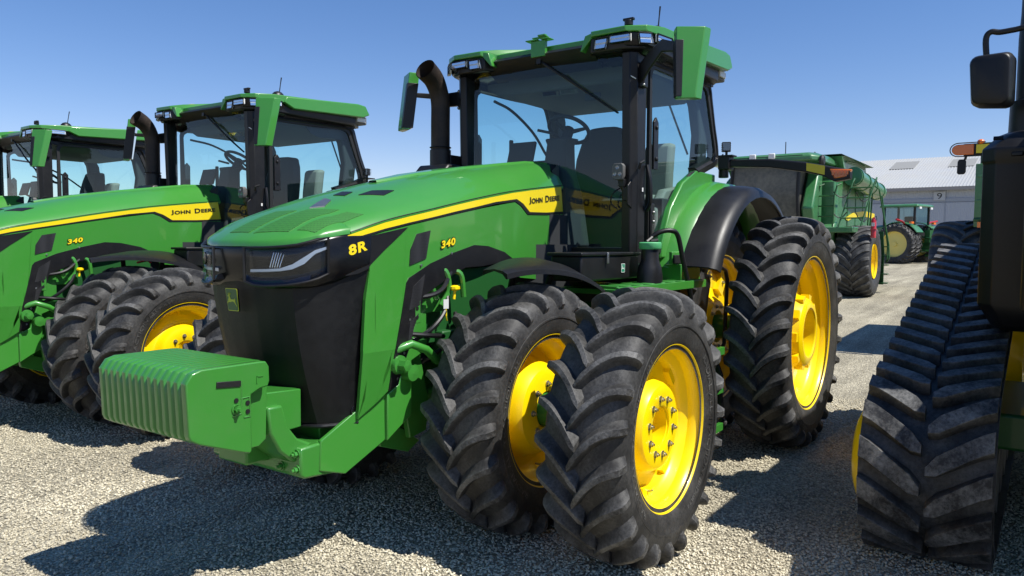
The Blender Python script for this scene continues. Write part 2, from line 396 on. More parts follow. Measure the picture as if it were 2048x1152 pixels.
# rear outer: deep disc with a thick cast hub wedge
rd = MB()
rd.lathe([(.20,-.05),(.205,.175),(.215,.185),(.25,.185),(.285,.165),(.315,.10),(.33,.05),(.345,.03),(.40,.01),(.50,-.01),(.585,-.015),(.585,-.03),(.50,-.025),(.33,0),(.31,-.02),(.19,-.05),(.20,-.05)], 72)
for k in range(10):
    a = 2*pi*k/10; rd.box((.30*cos(a), .125, .30*sin(a)), (.055,.07,.075), Matrix.Rotation(-a,3,'Y'))
RDISC = rd.mesh('wheel_disc','yellow_paint',35)
rd = MB()   # rear inner: cast centre
rd.lathe([(0,.10),(.13,.10),(.15,.15),(.23,.15),(.26,.12),(.30,.06),(.36,.04),(.42,.06),(.50,.05),(.55,.0),(.585,-.02),(.585,-.05),(.5,-.02),(.3,0),(0,0)], 72)
for k in range(8):
    a = 2*pi*k/8; rd.box((.44*cos(a), .05, .44*sin(a)), (.16,.09,.13), Matrix.Rotation(-a,3,'Y'))
RDISC2 = rd.mesh('wheel_disc','yellow_paint',35)
VALVE = MB().tube([(0,0,0),(0,.035,0),(0,.05,.01)], .006, 8).mesh('valve','steel',30)
def wheel(kind, x, y, z, parent, spin, flip, inner):
    e = empty(('front_wheel' if kind == 'f' else 'rear_wheel'), (x,y,z), 0, parent)
    if flip: e.scale = (1,-1,1)
    e.rotation_euler = (0, spin, 0)
    ty, ri, di, hr, nb, yb, off = (FT,FRIM,FDISC2 if inner else FDISC,.155,10 if not inner else 8,.132 if not inner else .16,0) if kind == 'f' else (RT,RRIM,RDISC2 if inner else RDISC,.245 if not inner else .19,10,.185 if not inner else .15,0)
    link_mesh('tyre', ty, e); link_mesh('rim', ri, e); link_mesh('wheel_disc', di, e)
    if kind == 'f' or inner:
        for k in range(nb):
            a = 2*pi*k/nb+.3; link_mesh('bolt', BOLT, e, (hr*cos(a), yb, hr*sin(a)))
    if inner and kind == 'r':
        for k in range(8):
            a = 2*pi*k/8; link_mesh('bolt', BOLT, e, (.47*cos(a), .095, .47*sin(a)))
    rr = (.36 if kind == 'f' else .50); link_mesh('valve', VALVE, e, (rr*cos(4.9), .05 if kind == 'f' else -.005, rr*sin(4.9)))
    return e

# ------------------------------------------------------------------ the tractor (axis X forward, left side +Y, front axle at x = 0)
def deer(scale=1):
    """leaping deer silhouette polygons in a unit shield, (u, v)"""
    body = [(-.34,.02),(-.30,.10),(-.20,.12),(-.10,.10),(.02,.08),(.14,.10),(.22,.06),(.27,.12),(.25,.16),(.29,.15),(.31,.05),(.28,-.04),(.30,-.14),(.36,-.26),(.42,-.40),(.36,-.34),(.28,-.22),(.20,-.12),(.10,-.06),(-.02,-.06),(-.10,-.10),(-.20,-.12),(-.30,-.10),(-.38,-.16),(-.34,-.24),(-.38,-.22),(-.44,-.14),(-.36,-.05),(-.30,-.04)]
    neck = [(-.30,.10),(-.24,.22),(-.26,.30),(-.34,.28),(-.36,.32),(-.28,.37),(-.20,.36),(-.16,.30),(-.13,.20),(-.10,.10)]
    a1 = [(-.25,.36),(-.30,.44),(-.28,.54),(-.26,.54),(-.27,.45),(-.21,.37)]
    a2 = [(-.22,.36),(-.22,.46),(-.15,.56),(-.13,.55),(-.18,.45),(-.18,.36)]
    a3 = [(-.19,.38),(-.12,.44),(-.08,.53),(-.06,.52),(-.09,.43),(-.16,.36)]
    return [body,neck,a1,a2,a3]
def shield(w_, h_, n=5, grow=0):
    a,b = w_/2+grow, h_/2+grow; pts = []
    for cx,cy,t0 in ((a*.80,b*.82,0),(-a*.80,b*.82,90),(-a*.72,-b*.86,180),(a*.72,-b*.86,270)):
        for k in range(n+1):
            t = rad(t0+90*k/n); pts.append((cx+a*.16*cos(t), cy+a*.16*sin(t)))
    return pts
def emblem(parent, origin, ux, uy, un, W, H, c_green='green_paint', c_line='yellow_decal', thick=.012):
    """badge: raised shield, border and deer"""
    O = Vector(origin); ux,uy,un = Vector(ux).normalized(),Vector(uy).normalized(),Vector(un).normalized()
    def pl(poly, d0, d1, name, m, par):
        q = MB(); n = len(poly); vs = [O+ux*a+uy*b+un*d0 for a,b in poly]+[O+ux*a+uy*b+un*d1 for a,b in poly]
        q.add(vs, [tuple(range(n-1,-1,-1)),tuple(range(n,2*n))]+[(i,(i+1)%n,n+(i+1)%n,n+i) for i in range(n)]); return q
    b = pl(shield(W,H,5,.003), 0, thick*.6, '', '', None).build('badge', 'black_gloss', parent)
    pl(shield(W,H,5,.001), thick*.5, thick*.72, '', '', None).build('badge_border', c_line, b)
    pl(shield(W,H,5,-.003), thick*.5, thick*.85, '', '', None).build('badge_field', c_green, b)
    q = MB()
    for p in deer():
        k = pl([(-u*W*.92 if False else u*W*.92, v*H*.62-.05*H) for u,v in p], thick*.7, thick, '', '', None); q.add(k.v,k.f)
    q.build('badge_deer', c_line, b)
    return b

def zlip(y): return lerp_tab([(0,1.703),(.2,1.703),(.30,1.708),(.385,1.720),(.437,1.742),(.475,1.768)], abs(y))
def make_tractor():
    T = empty('row_crop_tractor')
    # --- hood top: green sheet from lip to cab
    xs = [-1.40+i*.05 for i in range(52)]; xs = [x for x in xs if x < 1.10]+[1.12]
    secs = []
    for x in xs:
        W = plan_y(x); zs = stripe_top(min(x,1.14)); 
        row = []
        for s_ in (-1,1):
            r = []
            zb = zs-.012 if x <= 1.14 else 1.735-(x-1.14)*.10
            r += [(x, s_*(W-.035), zb-.02),(x, s_*(W+.002), zb),(x, s_*(W+.004), zs+.008 if x <= 1.14 else zb+.02)]
            for k in range(9):
                t = 1-k/8*(1 if s_ < 0 else .875)
                yy = s_*t*(W-.012); r.append((x, yy, top_z(x, yy)))
            row += r if s_ < 0 else r[::-1]
        secs.append(row)
    hood = MB(); hood.loft(secs, False, False)
    # nose: rows from the hood out to the lip all round
    half = resample([(1.12,.475,0)]+[(x,y,0) for x,y in NOSE[1:]], 22); N_ = [(p.x,p.y) for p in half]+[(p.x,-p.y) for p in half[::-1][1:]]
    m_ = len(N_); rows = []
    for j,(nx,ny) in enumerate(N_):
        fr_ = 1-2*j/(m_-1); ay = .463*math.copysign(abs(fr_)**.85, fr_); az = top_z(1.12, ay); z1 = zlip(ny)+.036; r = []
        for k in range(8):
            t = k/7; r.append((1.12+(nx-.006-1.12)*t, ay+(ny*.99-ay)*t, az+(z1-az)*t+.018*sin(pi*t)*(1-abs(fr_)**3)))
        r += [(nx+.004, ny*1.006, zlip(ny)+.022),(nx+.006, ny*1.008, zlip(ny)+.002),(nx-.012, ny*.97, zlip(ny)-.004)]
        rows.append(r)
    hood.loft(rows, False, False)
    from mathutils.bvhtree import BVHTree
    bvh = BVHTree.FromPolygons(hood.v, hood.f)
    def hz_(x, y):
        h = bvh.ray_cast(Vector((x,y,3)), Vector((0,0,-1)))[0]; return h.z if h else top_z(x,y)
    def Z2(pts):
        out = []
        for a,b in pts:
            d = (U(380+a/2.56, 300+b/2.56, 'y', 0)-Vector(CAM)).normalized(); h = bvh.ray_cast(Vector(CAM), d)[0]
            out.append((h.x,h.y) if h else (0,0))
        return out
    ho = hood.build('hood', 'green_paint', T, smooth=34)
    # side lip band down to the headlight
    # yellow stripe with black keyline
    poly = Sp([(694.5,471),(730,458.5),(770,445),(820,432.5),(868,421),(910,410.5),(950,401),(990,393),(1024.5,386),(1060,381),(1122,374),(1125.5,423),(1092,425),(1059,424),(1046,407.5),(1033,398),(990,404),(950,414),(910,423),(868,433.5),(820,444.5),(770,457),(730,469),(694,480.5)])
    side_skin(poly, -.006, .0035).build('stripe', 'yellow_decal', T, smooth=60)
    key = Sp([(694,480.5),(730,469),(770,457),(820,444.5),(868,433.5),(910,423),(950,414),(990,404),(1033,398),(1046,407.5),(1059,424),(1092,425),(1125.5,423),(1125.8,427),(1092,430),(1055,429),(1041.5,411.5),(1030,403),(990,408.5),(950,418.5),(910,427.5),(868,437.5),(820,448.5),(770,461),(730,473.5),(693,485)])
    side_skin(key, -.006, .0040).build('stripe_edge', 'black_decal', T, smooth=60)
    for s_ in (1,-1):
        MB().tube([(x, s_*(w(x)+.0035), stripe_top(x)+.013) for x in [1.12-.05*k for k in range(51)]], .0028, 5).build('hood_seam','black_decal',T)
        MB().tube([(x, s_*(w(x,z)+.0015), z) for x,z in ((-1.335,1.97),(-1.32,1.85),(-1.30,1.70),(-1.28,1.58))], .003, 5).build('panel_seam','black_decal',T)
    # brand lettering: big initials, small capitals
    def jd(h):
        V = []; F = []
        x = 0
        for word,big,small in (('J',1,0),('OHN',0,1),(' ',0,0),('D',1,0),('EERE',0,1)):
            if word == ' ': x += .42; continue
            v,f = text_mesh(word, 1 if big else .80, offset=.030, spacing=1.06); x0 = min(q.x for q in v); y0 = min(q.y for q in v); x1 = max(q.x for q in v); y1 = max(q.y for q in v)
            o = len(V); V += [Vector((q.x-x0+x, (q.y-y0)/(y1-y0)*(1 if big else .76)+(-.06 if big else 0), 0)) for q in v]; F += [tuple(i+o for i in k) for k in f]; x += x1-x0+.09
        X = max(v.x for v in V); return [(v.x/X*h, v.y) for v in V], F
    a = S(1057.5,410); b = S(1118,402.5); Lx = a[0]-b[0]; ang = atan2(b[1]-a[1], Lx)
    V,F = jd(sqrt(Lx*Lx+(b[1]-a[1])**2)); hgt = (S(1060,391.5)[1]-S(1060,406)[1])*1.0
    V = [(u,v*hgt) for u,v in V]; side_text(V,F,a[0],a[1]+.006,ang,.0065).build('brand_lettering','black_decal',T,smooth=0)
    mm = side_text(V,F,0,0,0,.0065)
    # right side lettering reads from cab to nose
    m2 = MB(); m2.add([(b[0]+u, -(w(b[0]+u, b[1])+.0065), b[1]-.02+v-u*math.tan(ang)) for u,v in V], F); m2.build('brand_lettering','black_decal',T,smooth=0)
    # 340 numerals: yellow with black outline
    def numerals(txt, p0, p1, ptop, name, shear=.18):
        a = S(*p0); b = S(*p1); t = S(*ptop); L = sqrt((a[0]-b[0])**2+(b[1]-a[1])**2); ang = atan2(b[1]-a[1], a[0]-b[0]); H = (t[1]-a[1])*.92
        for off,c,st in ((.075,'black_decal',.0060),(.04,'yellow_decal',.0085)):
            V,F = fit_text(txt, L+(.012 if c[0] == 'b' else 0), H+(.010 if c[0] == 'b' else 0), shear=shear, offset=off, spacing=1.14)
            d = .006 if c[0] == 'b' else 0
            side_text([(u-d,v-d*.8) for u,v in V],F,a[0],a[1],ang,st).build(name,c,T,smooth=0)
            q = MB(); q.add([(b[0]+u-d, -(w(b[0]+u, b[1])+st), b[1]+v-d*.8-(u)*math.tan(ang)*.6) for u,v in V], F); q.build(name,c,T,smooth=0)
    numerals('340', (881,497.5), (909.5,489), (881,481), 'model_number')
    numerals('8R', (697,512), (733,500), (697,489), 'series_letter', .12)
    # side panels (green)
    up = Sp([(698,486),(730,474.5),(770,462),(868,438.5),(950,419.5),(1030,404),(1041,412.5),(1055,430.5),(1125.5,428),(1128,470),(1128,560)])
    low = Sp([(1090,560),(1040,555),(1024,517),(1008,504),(975,492),(948,490),(905,506),(860,527),(817,556)])
    frontp = Sp([(812,566),(804,620),(790,700),(776,780),(755,805),(722,832),(722,790),(728,700),(735,600),(742,530),(770,501),(812,457),(790,461),(740,474)])
    side_skin(up+low+Sp([(812,566),(804,620),(790,700),(776,782),(750,808),(716,838),(722,790),(726,700),(731,600),(741,528),(770,499),(815,455),(760,468),(730,476.5)]), -.02, 0).build('side_panel','green_paint',T,smooth=0)
    # vent with mesh, recessed frame
    vp = Sp([(833,468),(860,461),(851,517),(818,531),(820,500)])
    side_skin(vp, -.006, .0055).build('side_vent','black_mesh',T,smooth=50)
    # black wedge of the nose beside the headlight
    nb = Sp([(688,487),(694,485.5),(730,474),(815,454.5),(768,500),(741,528),(735,540),(735,538),(716,547),(690,552)])
    side_skin(nb, -.03, .0045).build('nose_side_trim','black_plastic',T,smooth=50,bevel=0)
    # black arch trim behind the front panel
    arch = Sp([(812,566),(817,556),(860,527),(905,506),(948,490),(975,492),(1008,504),(1024,517),(1012,522),(965,532),(930,535),(900,552),(862,580),(845,592),(838,632),(822,648),(812,700),(795,770),(776,782),(790,700),(804,620)])
    side_skin(arch, -.035, .006).build('arch_trim','black_plastic',T,smooth=50)
    side_skin(Sp([(824,574),(848,549),(838,610),(816,621)]), 0, .0085).build('trim_mesh','black_mesh',T,smooth=50)
    side_skin(Sp([(818,645),(836,626),(826,655),(806,728)]), 0, .0085).build('trim_mesh','black_mesh',T,smooth=50)
    # --- nose: grille
    tp = [(.99,.480),(1.10,.466),(1.20,.445),(1.29,.408),(1.385,.335),(1.425,.24),(1.448,.13),(1.455,0)]
    bt = [(1.01,.405),(1.06,.393),(1.11,.372),(1.16,.345),(1.20,.312),(1.25,.20),(1.277,.09),(1.285,0)]
    def ring(t, g=0, sharp=False):
        P = [((1-t)*a+t*c+g, (1-t)*b+t*d+(g if i < 6 else 0)) for i,((a,b),(c,d)) in enumerate(zip(tp,bt))]
        P = P+[(x,-y) for x,y in P[::-1][1:]]
        if sharp: return [Vector((P[i][0]+(P[i+1][0]-P[i][0])*k/3, P[i][1]+(P[i+1][1]-P[i][1])*k/3, 0)) for i in range(len(P)-1) for k in range(3)]+[Vector((*P[-1],0))]
        Q = curve([(x,y,0) for x,y in P], 4); return Q
    gr = MB(); secs = []
    for k in range(13):
        t = k/12; z = 1.60+(.785-1.60)*t; bow = .03*sin(pi*t)
        secs.append([(p.x+bow, p.y, z-(0.02*t)*(abs(p.y)/.4)) for p in ring(t, 0, True)])
    gr.loft(secs, False, False); gr.build('grille','grille_mesh',T,smooth=15)
    # frame along the grille bottom and its latch ring
    fr_ = MB(); fr_.tube([(p.x+.004,p.y,.775) for p in ring(1)], .012, 8); fr_.build('grille_frame','black_plastic',T)
    lt = MB(); c_ = U(706,822,'y',.395); lt.tube([(c_.x+.022*cos(a_*pi/6),c_.y+.012,c_.z+.03*sin(a_*pi/6)) for a_ in range(13)], .004, 6, False); lt.box((c_.x-.02,c_.y,c_.z-.005),(.03,.02,.09)); lt.build('grille_latch','black_gloss',T)
    # black surround under and around the headlights
    sr = MB(); secs = []
    for (z,t,g) in ((1.705,-.10,.004),(1.69,-.10,.010),(1.62,-.02,.014),(1.555,.03,.018),(1.535,.05,.006),(1.53,.06,-.02)):
        zb_ = lambda x: lerp_tab([(.99,1.600),(1.1,1.560),(1.2,1.520),(1.3,1.497),(1.43,1.492),(1.455,1.535),(1.5,1.54)], x)
        secs.append([(p.x, p.y, zb_(p.x)+(z-1.53)*(1 if z < 1.56 else .6) if z < 1.6 else z if z < 1.68 else z+(zlip(p.y)-1.703)*(1 if p.x > 1.0 else 1)-.003) for p in ring(t,g)])
    sr.loft(secs, False, False); sr.build('headlight_surround','black_gloss',T,smooth=50)
    # headlights: bright housing behind clear lens, one per side
    for s_ in (1,-1):
        outl = [(1.474,.115,1.700),(1.468,.135,1.55),(1.455,.165,1.527),(1.385,.335,1.533),(1.30,.425,1.565),(1.22,.462,1.722),(1.30,.432,1.715),(1.40,.34,1.705)]
        def surf(y, z, off):
            # front surface of the nose band at lateral position y
            x = lerp_tab([(0,1.487),(.12,1.482),(.22,1.462),(.31,1.425),(.36,1.39),(.41,1.34),(.44,1.29),(.462,1.22),(.475,1.16)], y)
            return (x+off, s_*(y+off*.5), z)
        U_ = [.118,.17,.23,.29,.34,.38,.415,.44,.456]
        topz = [1.699]*3+[1.702,1.707,1.714,1.727,1.742,1.752]; botz = [1.530,1.514,1.510,1.512,1.517,1.524,1.534,1.548,1.572]
        h = MB(); rows = []
        for q,zt,zb in zip(U_,topz,botz): rows.append([surf(q, zb+(zt-zb)*k/4, .016) for k in range(5)])
        lens = MB().loft(rows, False, False).build('headlight','lens',T,smooth=60); lens.modifiers.new('s','SOLIDIFY').thickness = .004
        edge = MB()
        loop = [surf(q,zb,.018) for q,zb in zip(U_,botz)]+[surf(q,zt,.018) for q,zt in list(zip(U_,topz))[::-1]]
        edge.tube(loop+[loop[0]], .007, 6, False); edge.build('lamp_bezel','black_plastic',lens)
        # reflector shelf, swept chrome blade and projector ribs inside
        def inn(q, z, d): 
            p = surf(q,z,.012); return (p[0]-d, p[1]-s_*d*.4, p[2])
        rf = MB(); rf.loft([[inn(q,zb+.002,.0),inn(q,zb+.03,.012),inn(q,zb+.034,.03),inn(q,zb+.004,.05)] for q,zb in zip(U_[:7],botz[:7])]); rf.build('lamp_reflector','lamp_dark',lens,smooth=0)
        bl = MB(); path = [(.15,1.585),(.24,1.588),(.31,1.592),(.36,1.612),(.40,1.648),(.43,1.682),(.452,1.70)]
        bl.loft([[inn(q,z-.007-.026*max(0,1-abs(q-.39)/.05),.004),inn(q,z+.006,.004),inn(q,z+.006,.03),inn(q,z-.012,.03)] for q,z in path]); bl.build('light_guide','lamp_silver',lens,smooth=30)
        for k in range(5):
            pr = MB(); pr.tube([inn(.262+.012*k+.02*(zz-1.61)/.07, zz, .006+.004*((zz-1.64)/.03)**2*.2) for zz in (1.602,1.62,1.64,1.66,1.675)], .0025, 6); pr.build('projector_rib','chrome',lens)
        pr = MB(); pr.lathe([(0,.0),(.036,.0),(.04,-.01),(.034,-.04),(0,-.045)], 20); o = pr.build('projector','black_gloss',lens); c = inn(.25,1.64,.03); o.location = c; o.rotation_euler = (0,0,rad(-70)*s_)
        bk = MB(); bk.loft([[inn(q,zb,.055),inn(q,zt-.005,.055)] for q,zt,zb in zip(U_,topz,botz)], False, False); bk.build('lamp_housing','lamp_dark',lens)
    # badge on the grille
    emblem(T, (1.474,0,1.435), (0,1,0), (.12,0,1), (1,0,.0), .098, .118, 'green_dark', 'badge_line')
    # --- hood top furniture
    def on_top(poly, off0, off1, cell=.03):
        bm = bmesh.new(); bm.faces.new([bm.verts.new((x,y,0)) for x,y in poly])
        for ax,(lo,hi) in (((1,0,0),(min(p[0] for p in poly),max(p[0] for p in poly))),((0,1,0),(min(p[1] for p in poly),max(p[1] for p in poly)))):
            k = lo+cell
            while k < hi-.005:
                bmesh.ops.bisect_plane(bm, geom=bm.verts[:]+bm.edges[:]+bm.faces[:], plane_co=(k*ax[0],k*ax[1],0), plane_no=ax); k += cell
        bm.verts.index_update(); V = [v.co.copy() for v in bm.verts]; F = [tuple(v.index for v in f.verts) for f in bm.faces]; n = len(V)
        E = [(e.verts[0].index,e.verts[1].index) for e in bm.edges if len(e.link_faces) == 1]; bm.free()
        m = MB(); m.add([(v.x,v.y,hz_(v.x,v.y)+off0) for v in V]+[(v.x,v.y,hz_(v.x,v.y)+off1) for v in V], F+[tuple(i+n for i in f[::-1]) for f in F]+[(a,b,b+n,a+n) for a,b in E]); return m
    ov = Z2([(548,412),(640,425),(888,332),(800,320)]); on_top(ov, -.004,.0035).build('hood_vent','green_mesh',T); on_top([(x,-y) for x,y in ov[::-1]], -.004,.0035).build('hood_vent','green_mesh',T)
    cv = Z2([(325,428),(505,420),(765,308),(600,308)]); on_top(cv, -.004,.0035).build('hood_vent','green_mesh',T)
    cv = Z2([(205,425),(300,425),(545,312),(440,318)]); on_top(cv, -.004,.0035).build('hood_vent','green_mesh',T)
    on_top(Z2([(862,232),(992,234),(1045,209),(930,210)]), -.004,.004).build('hood_slot','black_plastic',T)
    on_top(Z2([(733,234),(792,236),(832,217),(778,216)]), -.004,.004).build('hood_slot','black_plastic',T)
    on_top(Z2([(612,300),(690,292),(722,262),(690,252),(650,275)]), -.003,.007).build('hood_ornament','steel',T)
    # raised centre spine
    sp = MB(); sp.loft([[(x,y,top_z(x,y)+o) for y,o in ((-.12*k,.001),(-.10*k,.014),(.10*k,.014),(.12*k,.001))] for x,k in ((.5,.3),(.2,.8),(-.2,1),(-.7,.9),(-1.05,.6),(-1.38,.5))], False, False); sp.build('hood_spine','green_paint',T,smooth=30)
    # black cowl between hood and windshield
    cw = MB(); cw.prism([(-1.40,1.60),(-1.40,2.36),(-1.30,2.30),(-1.33,2.10),(-1.22,1.60)][::-1],'y',-.15,.15); cw.build('rear_cowl','black_plastic',T)
    # under-hood mass
    en = MB(); en.bx(-1.45,.9,-.30,.30,1.0,1.72); en.bx(-1.4,.75,-.24,.24,1.7,1.95); en.build('engine_block','interior',T)
    # --- chassis
    fr = MB(); fr.bx(-3.2,1.15,-.26,.26,.62,1.0); fr.bx(-3.3,-1.3,-.42,.42,.7,1.35); fr.build('chassis','green_cast',T,bevel=.01)
    ax = MB(); ax.tube([(0,-1.30,.737),(0,1.30,.737)], .10, 20); ax.box((0,0,.74),(.34,.9,.30)); ax.build('front_axle','green_cast',T,bevel=.015)
    ax = MB(); ax.tube([(-3,-1.45,.975),(-3,1.45,.975)], .11, 20); ax.tube([(-3,-.62,.975),(-3,.62,.975)], .24, 24); ax.build('rear_axle','green_cast',T)
    # knuckles, cylinder and hoses in front of the left wheel
    for s_ in (1,-1):
        kn = MB(); kn.box((.02,s_*.50,.80),(.26,.16,.52)); kn.tube([(.02,s_*.5,.50),(.02,s_*.5,1.16)], .075, 16); kn.tube([(.28,s_*.20,.80),(.22,s_*.55,.80)], .045, 14); kn.build('steering_knuckle','green_cast',T,bevel=.012)
        su = MB(); su.prism([(.665,1.165),(.50,1.17),(.53,1.10),(.636,1.06),(.637,.748),(.727,.70),(.83,.64),(.83,.90),(.74,.94)],'y',s_*.42,s_*.445); su.build('frame_plate','green_paint',T,bevel=.006)
        su = MB(); su.prism([(.62,1.08),(.52,1.10),(.44,.80),(.46,.62),(.60,.60),(.63,.74)],'y',s_*.36,s_*.40); su.prism([(.80,.70),(.62,.66),(.45,.55),(.55,.50),(.78,.58)],'y',s_*.30,s_*.34); su.build('axle_support','green_cast',T,bevel=.006)
        hc = MB(); hc.tube([(.80,s_*.47,1.14),(.72,s_*.52,1.17),(.62,s_*.54,1.13),(.50,s_*.52,1.05)], .024, 12); hc.build('hydraulic_pipe','green_paint',T)
        hc = MB(); hc.lathe([(0,-.03),(.05,-.03),(.058,0),(.05,.03),(0,.035)], 18, (.78,s_*.47,1.06)); hc.lathe([(0,-.05),(.03,-.05),(.032,.05),(0,.055)], 6, (.78,s_*.50,1.06)); hc.lathe([(0,-.04),(.045,-.04),(.045,.04),(0,.045)], 18, (.68,s_*.46,1.0)); hc.build('pivot_pin','green_cast',T)
        br = MB(); br.box((.66,s_*.48,1.34),(.10,.02,.13)); br.box((.60,s_*.42,1.32),(.20,.03,.28)); br.box((.45,s_*.40,1.40),(.30,.04,.16)); br.build('bracket','green_cast',T,bevel=.004)
        for a_,b_ in ((.685,1.36),(.685,1.31),(.64,1.36),(.64,1.31)):
            MB().lathe([(0,0),(.011,0),(.011,.003),(0,.003)],12,(a_,s_*.4905,b_)).build('bolt_hole','black_decal',T)
        hs = MB()
        for pts in ([(.75,.36,1.45),(.60,.46,1.42),(.45,.50,1.45),(.30,.45,1.55)],[(.62,.42,1.16),(.52,.50,1.24),(.40,.50,1.35),(.30,.42,1.5)],[(.5,.35,1.0),(.42,.5,1.12),(.30,.52,1.2),(.22,.42,1.3)],[(.7,.42,1.22),(.55,.5,1.2),(.4,.48,1.18)]):
            hs.tube(curve([(a,s_*b,c) for a,b,c in pts],6), .014, 8)
        hs.build('hose','black_plastic',T)
        pp = MB()
        for pts in ([(.42,.40,1.58),(.36,.46,1.56),(.34,.47,1.45),(.40,.46,1.36)],[(.28,.40,1.56),(.22,.46,1.54),(.20,.47,1.40)],[(.58,.30,1.52),(.5,.44,1.50),(.44,.46,1.40)]):
            pp.tube(curve([(a,s_*b,c) for a,b,c in pts],6), .017, 8)
        pp.build('coolant_pipe','green_paint',T)
        cl = MB(); cl.box((.1,s_*.34,1.35),(1.1,.06,.45)); cl.box((-.3,s_*.36,1.2),(.5,.12,.3)); cl.box((.25,s_*.38,1.1),(.2,.1,.2)); cl.build('engine_side','green_dark',T,bevel=.01)  # darker green puts the shade behind the wheel into the colour
    dp = MB(); c_ = U(910,578,'y',.50); dp.tube([(c_.x+.01,.50,c_.z-.06),(c_.x,.50,c_.z)], .009, 8); dp.loft([[(c_.x+r*cos(pi*k/4),.50+r*sin(pi*k/4),c_.z+z) for k in range(8)] for r,z in ((.024,-.008),(.031,0),(.030,.014),(.016,.022))]); dp.build('filler_cap','yellow_paint',T)
    tg = MB(); c_ = U(892,608,'y',.515); tg.box(c_,(.036,.003,.055),(0,0,rad(-15))); tg.build('paper_tag','label_white',T)
    tg = MB(); tg.tube([c_+Vector((0,0,-.03)),c_+Vector((.0,0,-.07)),c_+Vector((-.02,-.01,-.10))], .004, 6); tg.box(c_+Vector((0,0,-.055)),(.010,.006,.03)); tg.build('tag_cord','yellow_decal',T)
    # --- nose cradle below the grille
    for s_ in (1,-1):
        cr = MB()
        a = [(.80,.930),(1.02,.845),(1.24,.715),(1.25,.560),(1.10,.515),(.83,.640),(.74,.78)]
        cr.add([(x,s_*(.425-.05*max(0,(x-1.0)/.25)),z) for x,z in a]+[(x,s_*(.40-.05*max(0,(x-1.0)/.25)),z) for x,z in a], [tuple(range(7)),tuple(range(13,6,-1))]+[(i,(i+1)%7,7+(i+1)%7,7+i) for i in range(7)])
        cr.build('nose_cradle','green_paint',T,bevel=.006)
    cs = MB()
    cs.prism([(1.10,.52),(1.34,.54),(1.365,.56),(1.365,.70),(1.24,.705),(1.10,.66)],'y',-.37,.37)
    cs.build('front_casting','green_cast',T,bevel=.012)
    arm = MB()
    for s_ in (-1,1):
        ap = [(1.18,.70),(1.27,.705),(1.35,.745),(1.41,.82),(1.44,.93),(1.53,.93),(1.515,.80),(1.46,.70),(1.38,.63),(1.2,.60)]
        arm.prism(ap,'y',s_*.12,s_*.335)
    arm.bx(1.33,1.50,-.12,.12,.60,.72)
    arm.build('weight_bracket','green_cast',T,bevel=.012)
    tw = MB(); tw.prism([(1.30,.79),(1.30,.985),(1.56,1.0),(1.60,.96),(1.60,.93),(1.53,.93),(1.53,.84),(1.60,.83),(1.60,.80),(1.56,.78)],'y',-.30,.30); tw.build('tow_hitch','green_cast',T,bevel=.006)
    for yy in (.345,.225):
        for zz in (.59,.67): link_mesh('bolt', BOLT_G, T, (1.366,yy,zz),(0,0,rad(-90)))
    # --- suitcase weights: a stack of plates
    nW = 14; y1 = .375; dy = 2*y1/nW
    def wprof(g, cut):
        P = [(1.60,1.168-g*.3),(1.90,1.168-g*.3),(1.945-g*.4,1.155-g*.6),(1.975-g,1.115-g*.5),(1.965-g,.885+g*.5),(1.955-g,.862+g*.5),(1.915-g*.6,.838+g*.6),(1.70,.757),(1.66,.744),(1.648,.752)]
        if cut: P += [(1.648,1.02),(1.60,1.04),(1.555,1.045),(1.545,1.07),(1.548,1.14),(1.565,1.165)]
        else: P += [(1.57,.752),(1.53,.78),(1.52,1.04),(1.53,1.13),(1.56,1.165)]
        return P
    for k in range(nW):
        a = -y1+k*dy; last = k == nW-1; pm = MB(); g = .017
        P0 = wprof(g, last); P1 = wprof(0, last)
        pm.loft([[(x,a,z) for x,z in P0],[(x,a+.012,z) for x,z in P1],[(x,a+dy-.014,z) for x,z in P1],[(x,a+dy,z) for x,z in (P0 if not last else P1)]])
        pm.build('suitcase_weight','green_cast',T,smooth=40,bevel=.003 if not last else .008)
    y = y1+.0005
    wd = MB(); wd.box((1.768,y+.002,1.085),(.125,.006,.028),(0,rad(-5),0)); wd.build('weight_handle_slot','black_decal',T,bevel=.002)
    for p in ((1.73,1.005),(1.67,.985),(1.67,.945)):
        MB().lathe([(0,0),(.011,0),(.011,.004),(0,.004)],14,(p[0],y,p[1])).build('bolt_hole','black_decal',T)
    link_mesh('bolt', BOLT_G, T, (1.73,y,.965))
    rb = MB(); rb.tube([(1.70,y,1.09),(1.70,y,1.00),(1.705,y,.94),(1.75,y,.935)], .004, 6); rb.tube([(1.645+.06,y,1.01),(1.66,y,1.012),(1.655,y,.92),(1.69,y,.92)], .004, 6); rb.box((1.60,y,1.10),(.035,.006,.006)); rb.box((1.617,y,1.085),(.006,.006,.035)); rb.build('weight_rib','green_cast',T)
    for s_ in (1,-1):
        for x,z in ((.60,1.60),(.30,1.665),(.70,1.30),(.745,1.12),(.775,.98)):
            MB().lathe([(0,-.004),(.007,-.004),(.008,.002),(0,.003)],10,(x,s_*(w(x,z)+.006),z)).build('trim_screw','steel',T)
    # --- wheels
    wheel('f',0,1.555,.737,T,.11,False,False); wheel('f',0,.793,.737,T,.3,False,True)
    wheel('f',0,-1.555,.737,T,.5,True,False); wheel('f',0,-.793,.737,T,.2,True,True)
    wheel('r',-3,1.527,.975,T,.05,False,False); wheel('r',-3,.745,.975,T,.2,False,True)
    wheel('r',-3,-1.527,.975,T,.4,True,False); wheel('r',-3,-.745,.975,T,.1,True,True)
